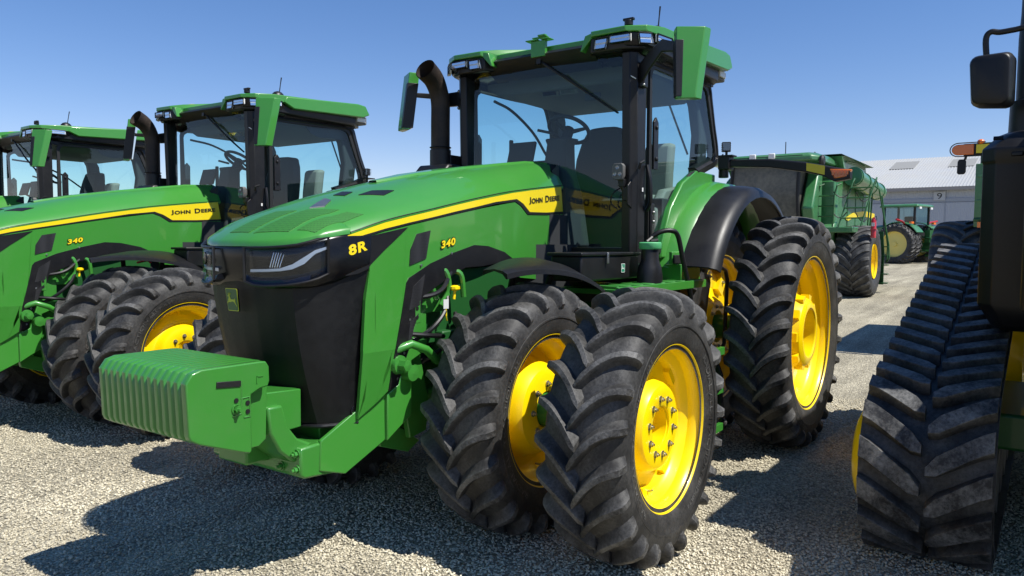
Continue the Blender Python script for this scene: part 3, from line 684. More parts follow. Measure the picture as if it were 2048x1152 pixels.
    # --- fenders
    for s_ in (1,-1):
        r0,r1 = .862,.875
        INN = [(.18,.60,1.565),(.06,.60,1.60),(-.12,.60,1.632),(-.40,.60,1.632),(-.65,.60,1.585),(-.82,.60,1.49),(-.93,.60,1.34)]
        OUT = [(.46,.98,1.572),(.36,.99,1.585),(.15,1.0,1.592),(-.14,1.0,1.572),(-.40,1.0,1.520),(-.62,1.0,1.435),(-.78,1.0,1.31)]
        I_ = resample(curve(INN,5),18); O_ = resample(curve(OUT,5),18); ff = MB()
        ff.loft([[(p.x,s_*p.y,p.z) for p in (a+Vector((0,0,-.03)),a,a.lerp(b,.5)+Vector((0,0,.012)),b+Vector((0,-.03,.004)),b+Vector((0,0,-.012)),b+Vector((0,.004,-.04)),b+Vector((0,-.008,-.04)),b+Vector((0,-.03,-.014)),a.lerp(b,.5))] for a,b in zip(I_,O_)]); ff.build('front_fender','black_plastic',T,smooth=40)
        st = MB(); st.tube([(0,s_*.62,1.05),(0,s_*.68,1.45),(.05,s_*.75,1.60)], .022, 8).build('fender_bracket','black_plastic',T); st = MB(); st.tube([(-.35,s_*.62,1.0),(-.35,s_*.68,1.35),(-.35,s_*.75,1.52)], .022, 8); st.build('fender_bracket','black_plastic',T)
        # rear: green inner panel + black extension
        def arc(r, a, y): return (-3+r*cos(rad(a)), s_*y, .98+r*sin(rad(a)))
        gf = MB(); secs = []
        for k in range(17):
            a = 26+k*7.4
            rr = 1.30-.03*max(0,(50-a)/24)
            secs.append([arc(rr+.03,a,.80),arc(rr+.02,a,.86),arc(rr-.01,a,1.0),arc(rr-.04,a,1.03),arc(rr-.06,a,1.0),arc(rr-.03,a,.84),arc(rr-.02,a,.80)])
        gf.loft(secs); gf.build('rear_fender','green_paint',T,smooth=50)
        inn_ = MB(); inn_.add([arc(1.30,a,.80) for a in range(26,156,5)]+[arc(.50,a,.60) for a in range(26,156,5)], [(i,i+1,27+i,26+i) for i in range(25)]); inn_.build('inner_fender','black_plastic',T,solid=.01)
        bf = MB(); secs = []
        for k in range(17):
            a = 27+k*7.4
            secs.append([arc(1.275,a,1.005),arc(1.27,a,1.12),arc(1.255,a,1.22),arc(1.22,a,1.275),arc(1.165,a,1.29),arc(1.16,a,1.28),arc(1.205,a,1.262),arc(1.24,a,1.21),arc(1.25,a,1.11),arc(1.25,a,1.005)])
        bf.loft(secs); bf.build('fender_flare','black_plastic',T,smooth=50)
    # green panel between the cab and the fender front
    for s_ in (1,-1):
        gp = MB(); gp.prism([(-1.80,1.62),(-1.83,1.75),(-1.98,2.02),(-2.22,2.24),(-2.50,2.36),(-2.95,2.36),(-2.95,2.18),(-2.5,2.14),(-2.2,1.95),(-2.02,1.62)],'y',s_*.80,s_*.86); gp.build('fender_side','green_paint',T,bevel=.01)
    return T
BOLT_G = hexbolt(.017,.03).copy(); BOLT_G.materials.clear(); BOLT_G.materials.append(M['green_cast'])
def make_cab(T):
    # --- body below the glass
    lb = MB(); lb.bx(-2.95,-1.42,-.74,.74,1.50,1.70); lb.bx(-2.95,-1.95,-.80,.80,1.40,2.10); lb.build('cab_floor','interior',T,bevel=.01)
    sl = MB(); sl.prism([(-.77,1.60),(.77,1.60),(.77,1.70),(-.77,1.70)],'x',-1.46,-1.36); sl.build('windshield_sill','black_plastic',T,bevel=.008)
    # --- pillars
    for s_ in (1,-1):
        ap = MB()
        ap.loft([[(-1.36+o,s_*.735,z),(-1.36+o,s_*.80,z),(-1.40+o,s_*.845,z),(-1.50,s_*.855,z),(-1.50,s_*.80,z),(-1.44,s_*.735,z)] for z,o in ((1.58,.0),(2.3,.012),(3.14,.035))]); ap.build('front_pillar','black_plastic',T,bevel=.006)
        # door: frame, glass, hinges, handle
        dp = [(-1.565,1.66),(-1.565,3.06),(-1.62,3.10),(-2.68,3.135),(-2.76,3.10),(-2.80,3.02),(-3.00,2.58),(-2.97,2.50),(-2.86,2.45),(-2.45,2.31),(-2.20,2.12),(-2.02,1.86),(-1.95,1.72),(-1.90,1.66)]
        fr = MB(); loop = resample([(x,s_*.842,z) for x,z in dp]+[(dp[0][0],s_*.842,dp[0][1])], 110)
        ins = [Vector((-2.2,s_*.842,2.5))]
        def inset(p, d):
            c = Vector((-2.25,s_*.842,2.45)); v = (c-p); v.y = 0; return p+v.normalized()*d
        fr.loft([[p+Vector((0,s_*.012,0)), inset(p,.045)+Vector((0,s_*.012,0)), inset(p,.05)-Vector((0,s_*.014,0)), p-Vector((0,s_*.014,0))] for p in loop], True, False)
        d = fr.build('door' if s_ > 0 else 'side_window_frame','seal',T,smooth=50)
        gl = MB(); gp = [(p.x,p.z) for p in [inset(q,.03) for q in loop[:-1]]]; gl.add([(x,s_*.842,z) for x,z in gp], [tuple(range(len(gp)))]); gl.build('glass','glass',d,smooth=0)
        # rear pillar, outside the door frame
        rp = MB(); path = [(-1.58,3.15),(-2.70,3.17),(-2.83,3.13),(-2.885,3.00),(-2.96,2.80),(-3.04,2.62),(-3.05,2.50),(-2.98,2.44),(-2.80,2.385),(-2.55,2.31)]
        pth = curve([(x,s_*.83,z) for x,z in path], 4)
        def off(i, k):
            a = pth[max(0,i-1)]; b = pth[min(len(pth)-1,i+1)]; t = (b-a).normalized(); n = Vector((-t.z*-1,0,-t.x)); n = Vector((t.z,0,-t.x)); 
            return n*k
        rp.loft([[p+Vector((0,s_*.02,0)), p+off(i,-.055)+Vector((0,s_*.035,0)), p+off(i,-.085)+Vector((0,s_*.0,0)), p+off(i,-.085)-Vector((0,s_*.06,0)), p-Vector((0,s_*.05,0))] for i,p in enumerate(pth)]); rp.build('rear_pillar','black_plastic',T,smooth=50)
        # inner rear post seen through the glass
        ip = MB(); ip.loft([[(x-.08,s_*y0,z),(x+.10,s_*y0,z),(x+.10,s_*(y0-.10),z),(x-.08,s_*(y0-.10),z)] for x,y0,z in ((-2.72,.78,1.7),(-2.78,.80,2.3),(-2.84,.80,2.7),(-2.80,.78,2.95),(-2.70,.76,3.12))]); ip.build('inner_post','interior',T,bevel=.02)
        hb = MB(); hb.loft([[(x,s_*y,z) for x,z in ((-1.70+a,2.66-b),(-1.66+a,2.70-b),(-1.62+a,2.66-b),(-1.62+a,2.30+b),(-1.70+a,2.30+b))] for a,b,y in ((0,0,.85),(0,0,.868))]); 
        for z in (2.62,2.38): hb.lathe([(0,0),(.016,0),(.016,.012),(0,.016)],12,(-1.66,s_*.868,z)) if s_ > 0 else None
        hb.build('hinge_plate','black_plastic',d,bevel=.003)
        hb = MB(); hb.bx(-1.64,-1.58,s_*.85,s_*.875,1.76,2.04); hb.build('lower_hinge','black_plastic',d,bevel=.01)
        for z in (1.80,1.90,1.97): MB().ball((-1.61,s_*.878,z),.012,8,5).build('hinge_bolt','steel',d)
        # grab bar and lights on the front pillar
        gb = MB(); gb.tube([(-1.36,s_*.87,2.28),(-1.35,s_*.885,2.32),(-1.40,s_*.89,2.34)], .012, 8); gb.tube(curve([(-1.52,s_*.86,1.98),(-1.50,s_*.90,2.05),(-1.49,s_*.90,2.2),(-1.50,s_*.87,2.32)],5), .016, 8); gb.build('grab_handle','black_plastic',T)
        wl = MB()
        bodyp = [(-.045,.045),(-.03,.062),(.03,.062),(.045,.045),(.045,-.03),(.028,-.058),(-.028,-.058),(-.045,-.03)]
        wl.add([(-1.27,s_*.74+a,2.26+b) for a,b in bodyp]+[(-1.31,s_*.74+a,2.26+b) for a,b in bodyp]+[(-1.335,s_*.74+a*.6,2.26+b*.6) for a,b in bodyp], [tuple(range(8))]+[(k*8+i,k*8+(i+1)%8,(k+1)*8+(i+1)%8,(k+1)*8+i) for k in range(2) for i in range(8)]+[tuple(range(23,15,-1))])
        wlo = wl.build('work_light','grey_plastic',T,bevel=.003)
        for a,b in ((-.0,.03),(-.022,-.018),(.022,-.018)): 
            o = MB().lathe([(0,0),(.014,0),(.017,.003),(.014,.006),(0,.005)],14).build('light_lens','lamp_glass',wlo); o.location = (-1.268,s_*.74+a,2.26+b); o.rotation_euler = (0,0,rad(-90))
        wb = MB(); wb.box((-1.33,s_*.75,2.18),(.04,.05,.06)); wb.tube([(-1.33,s_*.75,2.16),(-1.35,s_*.77,2.10),(-1.38,s_*.80,2.04)], .018, 8); wb.box((-1.36,s_*.78,2.10),(.07,.05,.10)); wb.prism([(-1.46,1.95),(-1.30,2.02),(-1.30,2.16),(-1.40,2.24),(-1.46,2.26)],'y',s_*.80,s_*.815); wb.build('light_bracket','black_plastic',T,bevel=.004)
        wr = MB(); wr.tube(curve([(-1.34,s_*.735,2.15),(-1.31,s_*.68,2.10),(-1.33,s_*.66,2.03),(-1.36,s_*.70,1.99)],5), .006, 6); wr.build('light_cable','black_plastic',T)
        # A-pillar details: sticker, bracket plate
        MB().box((-1.453,s_*.8575,2.135),(.02,.003,.03)).build('sticker','white_plastic',T)
    # --- front glass, slightly bowed
    g = MB(); zs = [1.70,2.0,2.3,2.6,2.9,3.14]; g.loft([[(-1.395+.018*(1-(y/.74)**2)+.008*(z-1.7), y, z) for z in zs] for y in [-.74+.1233*i for i in range(13)]], False, False); g.build('windshield','glass',T,smooth=80)
    g = MB(); g.add([(-2.92,-.72,2.15),(-2.92,.72,2.15),(-2.80,.72,3.08),(-2.80,-.72,3.08)],[(0,1,2,3)]); g.build('rear_window','glass',T,smooth=0)
    rwf = MB(); rwf.tube([(-2.92,-.72,2.12),(-2.92,.72,2.12)], .035, 8); rwf.tube([(-2.80,-.72,3.10),(-2.80,.72,3.10)], .035, 8); rwf.build('rear_window_frame','black_plastic',T)
    # --- roof: green shell with raised corner modules, black underside
    def rz(x,y): return 3.385+.055*(1-((x+2.1)/1.1)**2)-.03*(abs(y)/.95)**2+(.02 if x < -2.3 else 0)
    outline = [(-1.36,-.44),(-1.24,-.52),(-1.24,-.80),(-1.33,-.93),(-1.52,-.985),(-2.78,-.975),(-2.98,-.84),(-3.02,-.5)]
    full = outline+[(x,-y) for x,y in outline[::-1]]
    rf = MB(); n = len(full)
    def zt(x,y): return 3.30 if x > -1.30 else (3.29 if x > -1.37 and abs(y) < .5 else 3.315)
    rings = []
    for sc,dz in ((1.0,-.0),(.975,.035),(.90,.060),(.6,.085),(.25,.095)):
        rings.append([(-2.15+(x+2.15)*sc, y*sc, (3.300 if x > -1.4 else 3.335 if x > -2.6 else 3.40)+dz) for x,y in full])
    side_low = [(x,y,(3.255 if (abs(y) > .50 and x > -1.3) else 3.225 if x > -1.4 and abs(y) < .5 else 3.262 if x > -1.5 else 3.27)) for x,y in full]
    zlow = {4:3.255,5:3.295,6:3.285,7:3.29}
    side_low = []
    for i,(x,y) in enumerate(full):
        j = i if i < 8 else 15-i
        z = (3.215,3.268,3.268,3.268,3.255,3.285,3.285,3.29)[j]; side_low.append((x,y,z))
    def top(j): return (3.285,3.303,3.306,3.312,3.328,3.40,3.39,3.38)[j]
    rings = [[(x,y,top(i if i < 8 else 15-i)) for i,(x,y) in enumerate(full)]]+[[(-2.15+(x+2.15)*sc, y*sc, top(i if i < 8 else 15-i)*(1-b)+3.375*b+dz) for i,(x,y) in enumerate(full)] for sc,b,dz in ((.975,.03,.004),(.86,.25,.010),(.5,.8,.015))]
    rf.loft([side_low]+rings, True, True); rf.build('roof','green_paint',T,bevel=.006,smooth=28)
    # green front notch sides: vertical fins of the modules
    for s_ in (1,-1):
        fn = MB(); fn.prism([(s_*.515,3.30),(s_*.455,3.285),(s_*.415,3.175),(s_*.43,3.175),(s_*.535,3.285)],'x',-1.42,-1.262); fn.build('roof_fin','green_paint',T,bevel=.004)
        # side band of green thickening behind the lamps
        sb = MB(); pts = [(-1.66,3.262),(-1.80,3.205),(-2.86,3.255),(-2.97,3.30),(-2.90,3.40),(-2.78,3.41),(-1.7,3.33)]
        sb.prism(pts,'y',s_*.93,s_*.995); sb.build('roof_side','green_paint',T,bevel=.012)
        # black lamp module under the green edge
        bm_ = MB(); bm_.loft([[(-1.27+a,s_*.50,z),(-1.255+a,s_*.80,z),(-1.35+a*.7,s_*(.935+b),z),(-1.60,s_*(.965+b),z),(-1.75,s_*(.95+b),z),(-1.75,s_*.5,z)] for z,a,b in ((3.262,0,0),(3.175,-.02,-.01),(3.13,-.10,-.06),(3.115,-.16,-.10))]); bm_.build('lamp_module','black_gloss',T,bevel=.004)
        def lamp(p, nrm, wd, ht, skew=0):
            n_ = Vector(nrm).normalized(); u = Vector((-n_.y,n_.x,0)).normalized(); v = Vector((0,0,1)); c = Vector(p)
            q = [(-wd/2,ht/2),(wd/2,ht/2),(wd/2-skew,-ht/2),(-wd/2-skew*.6,-ht/2)]
            m = MB(); vs = [c+u*a+v*b+n_*d for d in (-.01,.010) for a,b in q]; m.add(vs,[(0,1,2,3),(7,6,5,4)]+[(i,(i+1)%4,4+(i+1)%4,4+i) for i in range(4)])
            o = m.build('roof_lamp','white_plastic',T,bevel=.004)
            r_ = MB()
            for k in (-.25,.25): 
                r_.add([c+u*(a*wd*.42)+v*(k*ht+b*ht*.16)+n_*d for d in (.010,.013) for a,b in ((-1,1),(1,1),(1,-1),(-1,-1))],[(0,1,2,3),(7,6,5,4)]+[(i,(i+1)%4,4+(i+1)%4,4+i) for i in range(4)])
            r_.build('lamp_reflector','chrome',o)
            e_ = MB(); vs = [c+u*a*1.0+v*b*1.0+n_*.016 for a,b in q]; e_.add(vs,[(0,1,2,3)]); e_.build('lamp_glass','lens',o,smooth=0)
            b_ = MB(); b_.tube([c+u*a+v*b+n_*.014 for a,b in q]+[c+u*q[0][0]+v*q[0][1]+n_*.014], .006, 6, False); b_.build('lamp_frame','black_gloss',o)
        lamp((-1.262,s_*.60,3.205),(1,0,-.0),.105,.075,.02*s_)
        lamp((-1.258,s_*.755,3.222),(1,s_*.05,0),.17,.055,.0)
        lamp((-1.33,s_*.915,3.215),(1,s_*1.0,0),.10,.075,-.02*s_)
        lamp((-1.53,s_*.972,3.235),(.15,s_*1.0,0),.20,.055,0)
        # rear lamp cluster under the roof corner
        rc = MB(); rc.bx(-2.99,-2.72,s_*.66,s_*.92,3.185,3.285); rc.build('rear_lamp_module','grey_plastic',T,bevel=.015)
        rl = MB(); rl.box((-2.99,s_*.80,3.24),(.02,.16,.06)); rl.box((-2.88,s_*.93,3.235),(.14,.02,.05)); rl.build('rear_lamp','white_plastic',T,bevel=.004)
    # underside and front visor
    us = MB(); us.prism([(x*.0+(-2.15+(x+2.15)*.97), y*.965) for x,y in full],'z',3.15,3.262); us.build('roof_underside','black_plastic',T,bevel=.01)
    vs_ = MB(); vs_.loft([[(-1.345,y,3.245),(-1.30,y,3.215),(-1.315,y,3.195),(-1.37,y,3.12),(-1.46,y,3.08),(-1.50,y,3.20)] for y in (-.50,-.2,.2,.50)]); vs_.build('visor','black_plastic',T,smooth=30)
    hd = MB(); hd.prism([(-.74,3.07),(-.6,3.0),(.6,3.0),(.74,3.07),(.74,3.14),(-.74,3.14)],'x',-2.85,-1.62); hd.build('headliner','headliner',T,bevel=.02)
    # gutter strip above the door (lintel)
    for s_ in (1,-1):
        gt = MB(); gt.prism([(-1.48,3.08),(-1.48,3.17),(-2.80,3.20),(-2.86,3.13),(-2.72,3.13),(-2.66,3.16),(-1.64,3.12),(-1.58,3.06)],'y',s_*.80,s_*.862); gt.build('door_lintel','black_plastic',T,bevel=.004)
    # visor plate inside the top of the door glass
    sv = MB(); sv.prism([(-2.10,3.10),(-2.20,3.00),(-2.32,2.965),(-2.80,2.99),(-2.80,3.12),(-2.1,3.12)],'y',.79,.80); sv.build('sun_visor','black_plastic',T)
    # --- roof furniture
    an = MB(); an.loft([[( -1.70+ax*cos(2*pi*k/16), .84+ay*sin(2*pi*k/16), 3.345+z) for k in range(16)] for ax,ay,z in ((.075,.06,0),(.068,.055,.022),(.045,.036,.045),(.015,.012,.056))]); a = an.build('antenna_base','black_plastic',T)
    MB().tube([(-1.72,.84,3.39),(-1.735,.84,3.48),(-1.75,.84,3.56)], [.006,.005,.007], 8).build('antenna_rod','black_plastic',a)
    an = MB(); an.lathe([(0,0)],3); an = MB(); an.tube([(-1.34,.78,3.33),(-1.34,.78,3.368)], .032, 12); an.box((-1.34,.78,3.375),(.03,.085,.018)); an.build('roof_sensor','black_plastic',T,bevel=.003)
    gd = MB(); gd.loft([[(-1.56+r*cos(2*pi*k/20),-.52+r*1.2*sin(2*pi*k/20),3.335+z) for k in range(20)] for r,z in ((.10,0),(.095,.012),(.08,.022),(.04,.027))]); gd.build('gps_receiver','yellow_decal',T)
    # --- mirrors
    for s_ in (1,-1):
        ma = MB()
        if s_ < 0: ma.loft([[(x-.02,-y,z1),(x+.02,-y,z1),(x+.02,-y,z0),(x-.02,-y,z0)] for x,y,z0,z1 in ((-1.43,.84,2.92,3.045),(-1.42,1.04,2.925,3.04),(-1.40,1.07,2.99,3.035),(-1.25,1.22,3.0,3.04),(-1.16,1.24,3.0,3.04))])
        else: ma.loft([[(-1.44,s_*.84,3.06),(-1.40,s_*.84,3.06),(-1.40,s_*.84,2.90),(-1.44,s_*.84,2.90)],[(-1.36,s_*.95,3.12),(-1.33,s_*.95,3.12),(-1.33,s_*.95,2.99),(-1.36,s_*.95,2.99)],[(-1.24,s_*1.10,3.16),(-1.21,s_*1.10,3.16),(-1.21,s_*1.10,3.07),(-1.24,s_*1.10,3.07)],[(-1.18,s_*1.26,3.10),(-1.15,s_*1.26,3.10),(-1.15,s_*1.26,3.04),(-1.18,s_*1.26,3.04)]])
        ma.box((-1.43,s_*.86,2.97),(.07,.05,.17)); mo = ma.build('mirror_arm','black_plastic',T,bevel=.008)
        for z in (2.90,3.04): MB().ball((-1.40,s_*.88,z),.012,8,5).build('arm_bolt','steel',mo)
        MB().tube(curve([(-1.36,s_*.80,3.05),(-1.335,s_*.79,2.98),(-1.35,s_*.84,2.94)],5), .004, 6).build('arm_cable','white_plastic' if s_ > 0 else 'black_plastic',mo)
        md = MB(); gm = MB()
        # shell: front (toward +X) outline quads, tapered downwards
        def sh(z, k0, k1):   # section at height z: inner edge -> outer edge, then rear side
            a = Vector((-1.085,1.262,z)).lerp(Vector((-1.035,1.295,z)), k0); b = Vector((-1.19,1.425,z)).lerp(Vector((-1.09,1.405,z)), k0)
            return a,b
        secs = []
        for z,k in ((3.192,0),(3.18,.02),(2.74,.95),(2.70,1.0)):
            a,b = sh(z,k,0); n_ = Vector((.83,.55,0)); d = .075 if 2.72 < z < 3.19 else .05
            if s_ < 0: a = a+Vector((-.02,-.08,0)); b = b+Vector((-.02,-.08,0))
            q = [a-n_*.0, b, b+Vector((-.075,.015,0))*(1 if z < 3.19 else .9), b-n_*d*1.4, a-n_*d*1.2]
            secs.append([(p.x,s_*p.y,p.z) for p in q])
        mr = md.loft(secs); mro = mr.build('mirror_shell','green_paint',T,bevel=.006,smooth=25)
        secs = []
        for z,k in ((3.10,.17),(2.715,.98)):
            a,b = sh(z,k,0); a,b = (a,b) if s_ > 0 else (a+Vector((-.02,-.08,0)),b+Vector((-.02,-.08,0))); n_ = Vector((.83,.55,0)).normalized(); e = a.lerp(b,.27)
            q = [a+n_*.006-(b-a)*.03, e+n_*.006, e-n_*.02, a-n_*.09-(b-a)*.03]
            secs.append([(p.x,s_*p.y,p.z) for p in q])
        gm.loft(secs); gm.build('mirror_trim','black_plastic',mro,bevel=.003)
        secs = []
        for z,k in ((3.15,.1),(2.72,.97)):
            a,b = sh(z,k,0); a,b = (a,b) if s_ > 0 else (a+Vector((-.02,-.08,0)),b+Vector((-.02,-.08,0))); n_ = Vector((.83,.55,0)).normalized(); 
            q = [a-n_*.085+(b-a)*.05, b-n_*.10-(b-a)*.02, b-n_*.106-(b-a)*.02, a-n_*.092+(b-a)*.05]
            secs.append([(p.x,s_*p.y,p.z) for p in q])
        g2 = MB(); g2.loft(secs); g2.build('mirror_glass','chrome',mro)
    # --- exhaust on the right
    ex = MB(); path = curve([(-1.30,-1.0,2.52),(-1.30,-1.0,2.75),(-1.30,-1.0,2.93),(-1.27,-1.0,3.04),(-1.20,-.995,3.13),(-1.09,-.99,3.19)],5)
    rr_ = [.082+.012*max(0,i-15)/10 for i in range(len(path))]; ex.tube(path, rr_, 26, False); ex.tube(path, [k-.006 for k in rr_], 26, False)
    # slash cut lip
    exo = ex.build('exhaust_stack','exhaust',T)
    ec = MB(); ec.tube([(-1.30,-1.0,2.35),(-1.30,-1.0,2.535)], .092, 20); ec.tube([(-1.30,-1.0,2.55),(-1.30,-1.0,2.56)], .095, 20); ec.box((-1.42,-.98,2.42),(.20,.16,.14)); ec.build('exhaust_collar','black_plastic',T,bevel=.01)
    eb = MB(); eb.prism([(-1.12,1.55),(-1.12,2.32),(-1.20,2.40),(-1.48,2.40),(-1.52,2.30),(-1.52,1.55)],'y',-1.16,-.82); eb.build('aftertreatment_box','black_plastic',T,bevel=.02)
    # --- wipers
    a = Vector((-1.345,.0,3.175)); b = U(1237,226,'x',-1.36)
    wp = MB(); wp.tube([a,a.lerp(b,.5)+Vector((.02,0,0)),b], [.011,.008,.005], 8); wp.tube([a.lerp(b,.28)+Vector((.015,.02,.005)),a.lerp(b,.62)+Vector((.03,.005,0)),b+Vector((.01,0,0))], .008, 6); wp.box(a,(.05,.04,.05)); wp.build('wiper','black_plastic',T)
    rw = MB(); rw.tube([(-2.83,.45,3.02),(-2.88,.62,2.55)], .010, 6); rw.build('rear_wiper','black_plastic',T)
    # --- interior
    sc_ = MB(); sc_.loft([[(-1.60-.02*k+a*w_,b*w_,z) for a,b in ((.5,-.6),(.5,.6),(-.5,.7),(-.5,-.7))] for k,(z,w_) in enumerate(((1.70,.34),(2.1,.26),(2.35,.17),(2.55,.15),(2.60,.19)))]); sc_.build('steering_column','interior',T,bevel=.02)
    sw = MB(); R_ = Matrix.Rotation(rad(-32),4,'Y'); c = Vector((-1.80,0,2.69))
    ring_ = [c+R_@Vector((.175*cos(2*pi*k/40),.175*sin(2*pi*k/40),0)) for k in range(41)]; sw.tube(ring_, .017, 10, False)
    for a in (90,210,330): sw.tube([c+R_@Vector((0,0,-.03)), c+R_@Vector((.17*cos(rad(a)),.17*sin(rad(a)),0))], [.022,.013], 8)
    sw.tube([c+R_@Vector((0,0,.01)), c+R_@Vector((0,0,-.16))], [.045,.05], 12); sw.tube([c+R_@Vector((.05,-.10,-.07)),c+R_@Vector((.10,-.24,-.06))],.012,8); sw.build('steering_wheel','interior',T)
    st = MB(); st.loft([[(x,y,z) for x,y in ((-2.30-b,-s0),(-2.27-b,0),(-2.30-b,s0),(-2.46-b,s0),(-2.48-b,-s0))] for z,s0,b in ((2.12,.25,0),(2.3,.27,.02),(2.5,.26,.05),(2.66,.22,.08),(2.76,.17,.10),(2.79,.13,.11))]); st.loft([[(x,y,z) for x,y in ((-1.95,-.25),(-1.95,.25),(-2.42,.27),(-2.42,-.27))] for z in (1.98,2.14)]); st.bx(-2.35,-2.0,-.2,.2,1.7,1.98); st.build('seat','seat_dark',T,bevel=.035)
    ar = MB(); ar.box((-2.1,-.36,2.22),(.5,.14,.10),(0,rad(-8),0)); ar.box((-1.86,-.38,2.33),(.05,.20,.28),(0,rad(-25),0)); ar.build('armrest_console','interior',T,bevel=.02)
    mn = MB(); mn.box((-1.62,-.36,2.50),(.03,.26,.19),(rad(0),rad(-18),rad(0))); mn.tube([(-1.64,-.38,2.42),(-1.9,-.38,2.3)],.015,8); mn.build('display_monitor','interior',T,bevel=.008)
    ps = MB(); ps.loft([[(x,y,z) for x,y in ((-2.36-b,.40),(-2.36-b,.66),(-2.48-b,.66),(-2.48-b,.40))] for z,b in ((2.0,0),(2.35,.03),(2.56,.06),(2.61,.08))]); ps.loft([[(x,y,z) for x,y in ((-2.02,.40),(-2.02,.68),(-2.42,.68),(-2.42,.40))] for z in (2.02,2.14)]); ps.build('passenger_seat','seat_beige',T,bevel=.035)
    cs = MB(); cs.prism([(-1.95,1.72),(-1.92,2.0),(-2.1,2.18),(-2.8,2.28),(-2.8,1.72)],'y',.68,.76); cs.build('side_console','seat_beige',T,bevel=.02)
    sc2 = MB(); 
    for y in (-.12,.06): sc2.box((-1.68,y,3.02),(.03,.16,.12),(0,rad(35),rad(8)))
    so = sc2.build('overhead_screen','grey_plastic',T,bevel=.008)
    for y in (-.12,.06): MB().box((-1.662,y,3.008),(.004,.12,.085),(0,rad(35),rad(8))).build('screen_face','black_gloss' if y < 0 else 'lamp_glass',so)
    dt = MB(); dt.tube(curve([(-1.55,-.60,2.95),(-1.9,-.66,2.92),(-2.3,-.70,2.78),(-2.6,-.74,2.6)],5), .013, 8); dt.build('roof_rail','interior',T)
    rm_ = MB(); rm_.box((-1.60,.34,2.90),(.03,.14,.06)); rm_.box((-2.0,-.74,2.50),(.04,.03,.36)); rm_.build('interior_bracket','interior',T,bevel=.01)
    # --- left side furniture: toolbox, steps, rails, tank
    tb = MB(); tb.bx(-1.40,-.55,.62,.86,1.475,1.645); t = tb.build('tool_box','black_plastic',T,bevel=.012)
    MB().bx(-1.42,-.53,.60,.872,1.645,1.668).build('box_lid','black_plastic',t,bevel=.006)
    MB().box((-.88,.878,1.63),(.022,.012,.075)).build('latch','steel',t,bevel=.003)
    emblem(t,(-1.14,.861,1.555),(-1,0,0),(0,0,1),(0,1,0),.06,.062,'teal','label_white',.004)
    pl = MB()
    pl.bx(-2.12,-.62,.62,1.10,1.395,1.43)
    for k in range(16): pl.box((-.68-.092*k,.98,1.438),(.014,.22,.022),(0,0,rad(20 if k%2 else -20)))
    pl.bx(-2.13,-.60,1.085,1.11,1.385,1.446)
    pl.build('platform','green_paint',T,bevel=.004)
    tk = MB(); tk.loft([[(-1.34+r*cos(2*pi*k/18),.98+r*.8*sin(2*pi*k/18),z) for k in range(18)] for r,z in ((.115,1.38),(.11,1.50),(.10,1.56),(.078,1.61),(.075,1.70))]); tko = tk.build('fluid_tank','black_plastic',T)
    MB().loft([[(-1.34+r*cos(2*pi*k/24),.98+r*sin(2*pi*k/24),z) for k in range(24)] for r,z in ((.075,1.69),(.082,1.70),(.082,1.735),(.074,1.742))]).build('filler_cap','mint',tko)
    kk = MB(); kk.tube([(-1.28,.98,1.745),(-1.32,1.0,1.775),(-1.36,.98,1.75)],.012,6); kk.tube([(-1.31,1.0,1.748),(-1.34,1.04,1.755)],.015,6); kk.build('cap_lock','black_plastic',tko)
    hr = MB(); hr.tube(curve([(-1.52,.90,1.78),(-1.56,.96,1.82),(-1.62,1.02,1.83),(-1.68,1.05,1.79),(-1.74,1.07,1.60),(-1.82,1.09,1.40),(-1.86,1.09,1.30)],6), .019, 10); hr.build('hand_rail','black_plastic',T)
    hr = MB(); hr.tube([(-2.25,.96,1.535),(-2.66,1.04,1.525),(-2.74,1.05,1.50),(-2.76,1.06,1.42),(-2.72,1.06,.86),(-2.70,1.05,.82)], .018, 10); hr.build('hand_rail','black_plastic',T)
    bt = MB(); bt.box((-1.95,.95,1.62),(.34,.03,.10)); bt.box((-2.05,.86,1.50),(.40,.30,.14)); bt.build('bracket_plate','green_paint',T,bevel=.006)
    bt = MB(); bt.box((-1.92,.99,1.61),(.34,.02,.07)); bt.build('bracket_cover','black_plastic',T,bevel=.006)
    ft = MB(); ft.prism([(-1.95,1.48),(-2.60,1.48),(-2.66,1.40),(-2.50,.90),(-2.30,.62),(-1.2,.62),(-1.2,1.20),(-1.9,1.30)],'y',.50,.96); ft.build('fuel_tank','black_plastic',T,bevel=.03)
    sg = MB()
    for z,xo in ((.30,0),(.60,-.0),(.90,0)):
        sg.bx(-1.98,-1.50,1.02,1.30,z-.012,z+.012); sg.bx(-1.99,-1.50,1.29,1.325,z-.03,z+.03)
        for k in range(5): sg.box((-1.55-.09*k,1.17,z+.018),(.014,.24,.022))
    sg.build('step','green_paint',T,bevel=.003)
    sp = MB(); sp.prism([(1.0,.28),(1.31,.34),(1.31,.70),(1.20,.98),(1.0,1.0)],'x',-2.02,-1.99); sp.prism([(1.0,.28),(1.31,.34),(1.31,.70),(1.20,.98),(1.0,1.0)],'x',-1.50,-1.48); sp.build('step_side','black_plastic',T,bevel=.006)
    # work light on the fender and its post
    fl = MB(); fl.box((-2.93,.965,2.60),(.06,.075,.085),(0,0,rad(20)))
    for k in range(5): fl.box((-2.965,.95+.0*k,2.57+.016*k),(.05,.085,.005),(0,0,rad(20)))
    flo = fl.build('fender_light','black_plastic',T,bevel=.004); MB().box((-2.897,.978,2.60),(.006,.06,.068),(0,0,rad(20))).build('light_lens','lamp_glass',flo)
    ps_ = MB(); ps_.tube([(-2.95,.96,2.44),(-2.95,.96,2.56)],.012,8); ps_.box((-2.95,.97,2.52),(.12,.13,.012)); ps_.tube([(-2.95,.93,2.54),(-2.92,.90,2.50),(-2.93,.90,2.42)],.006,6); ps_.build('light_post','black_plastic',T)
    return T
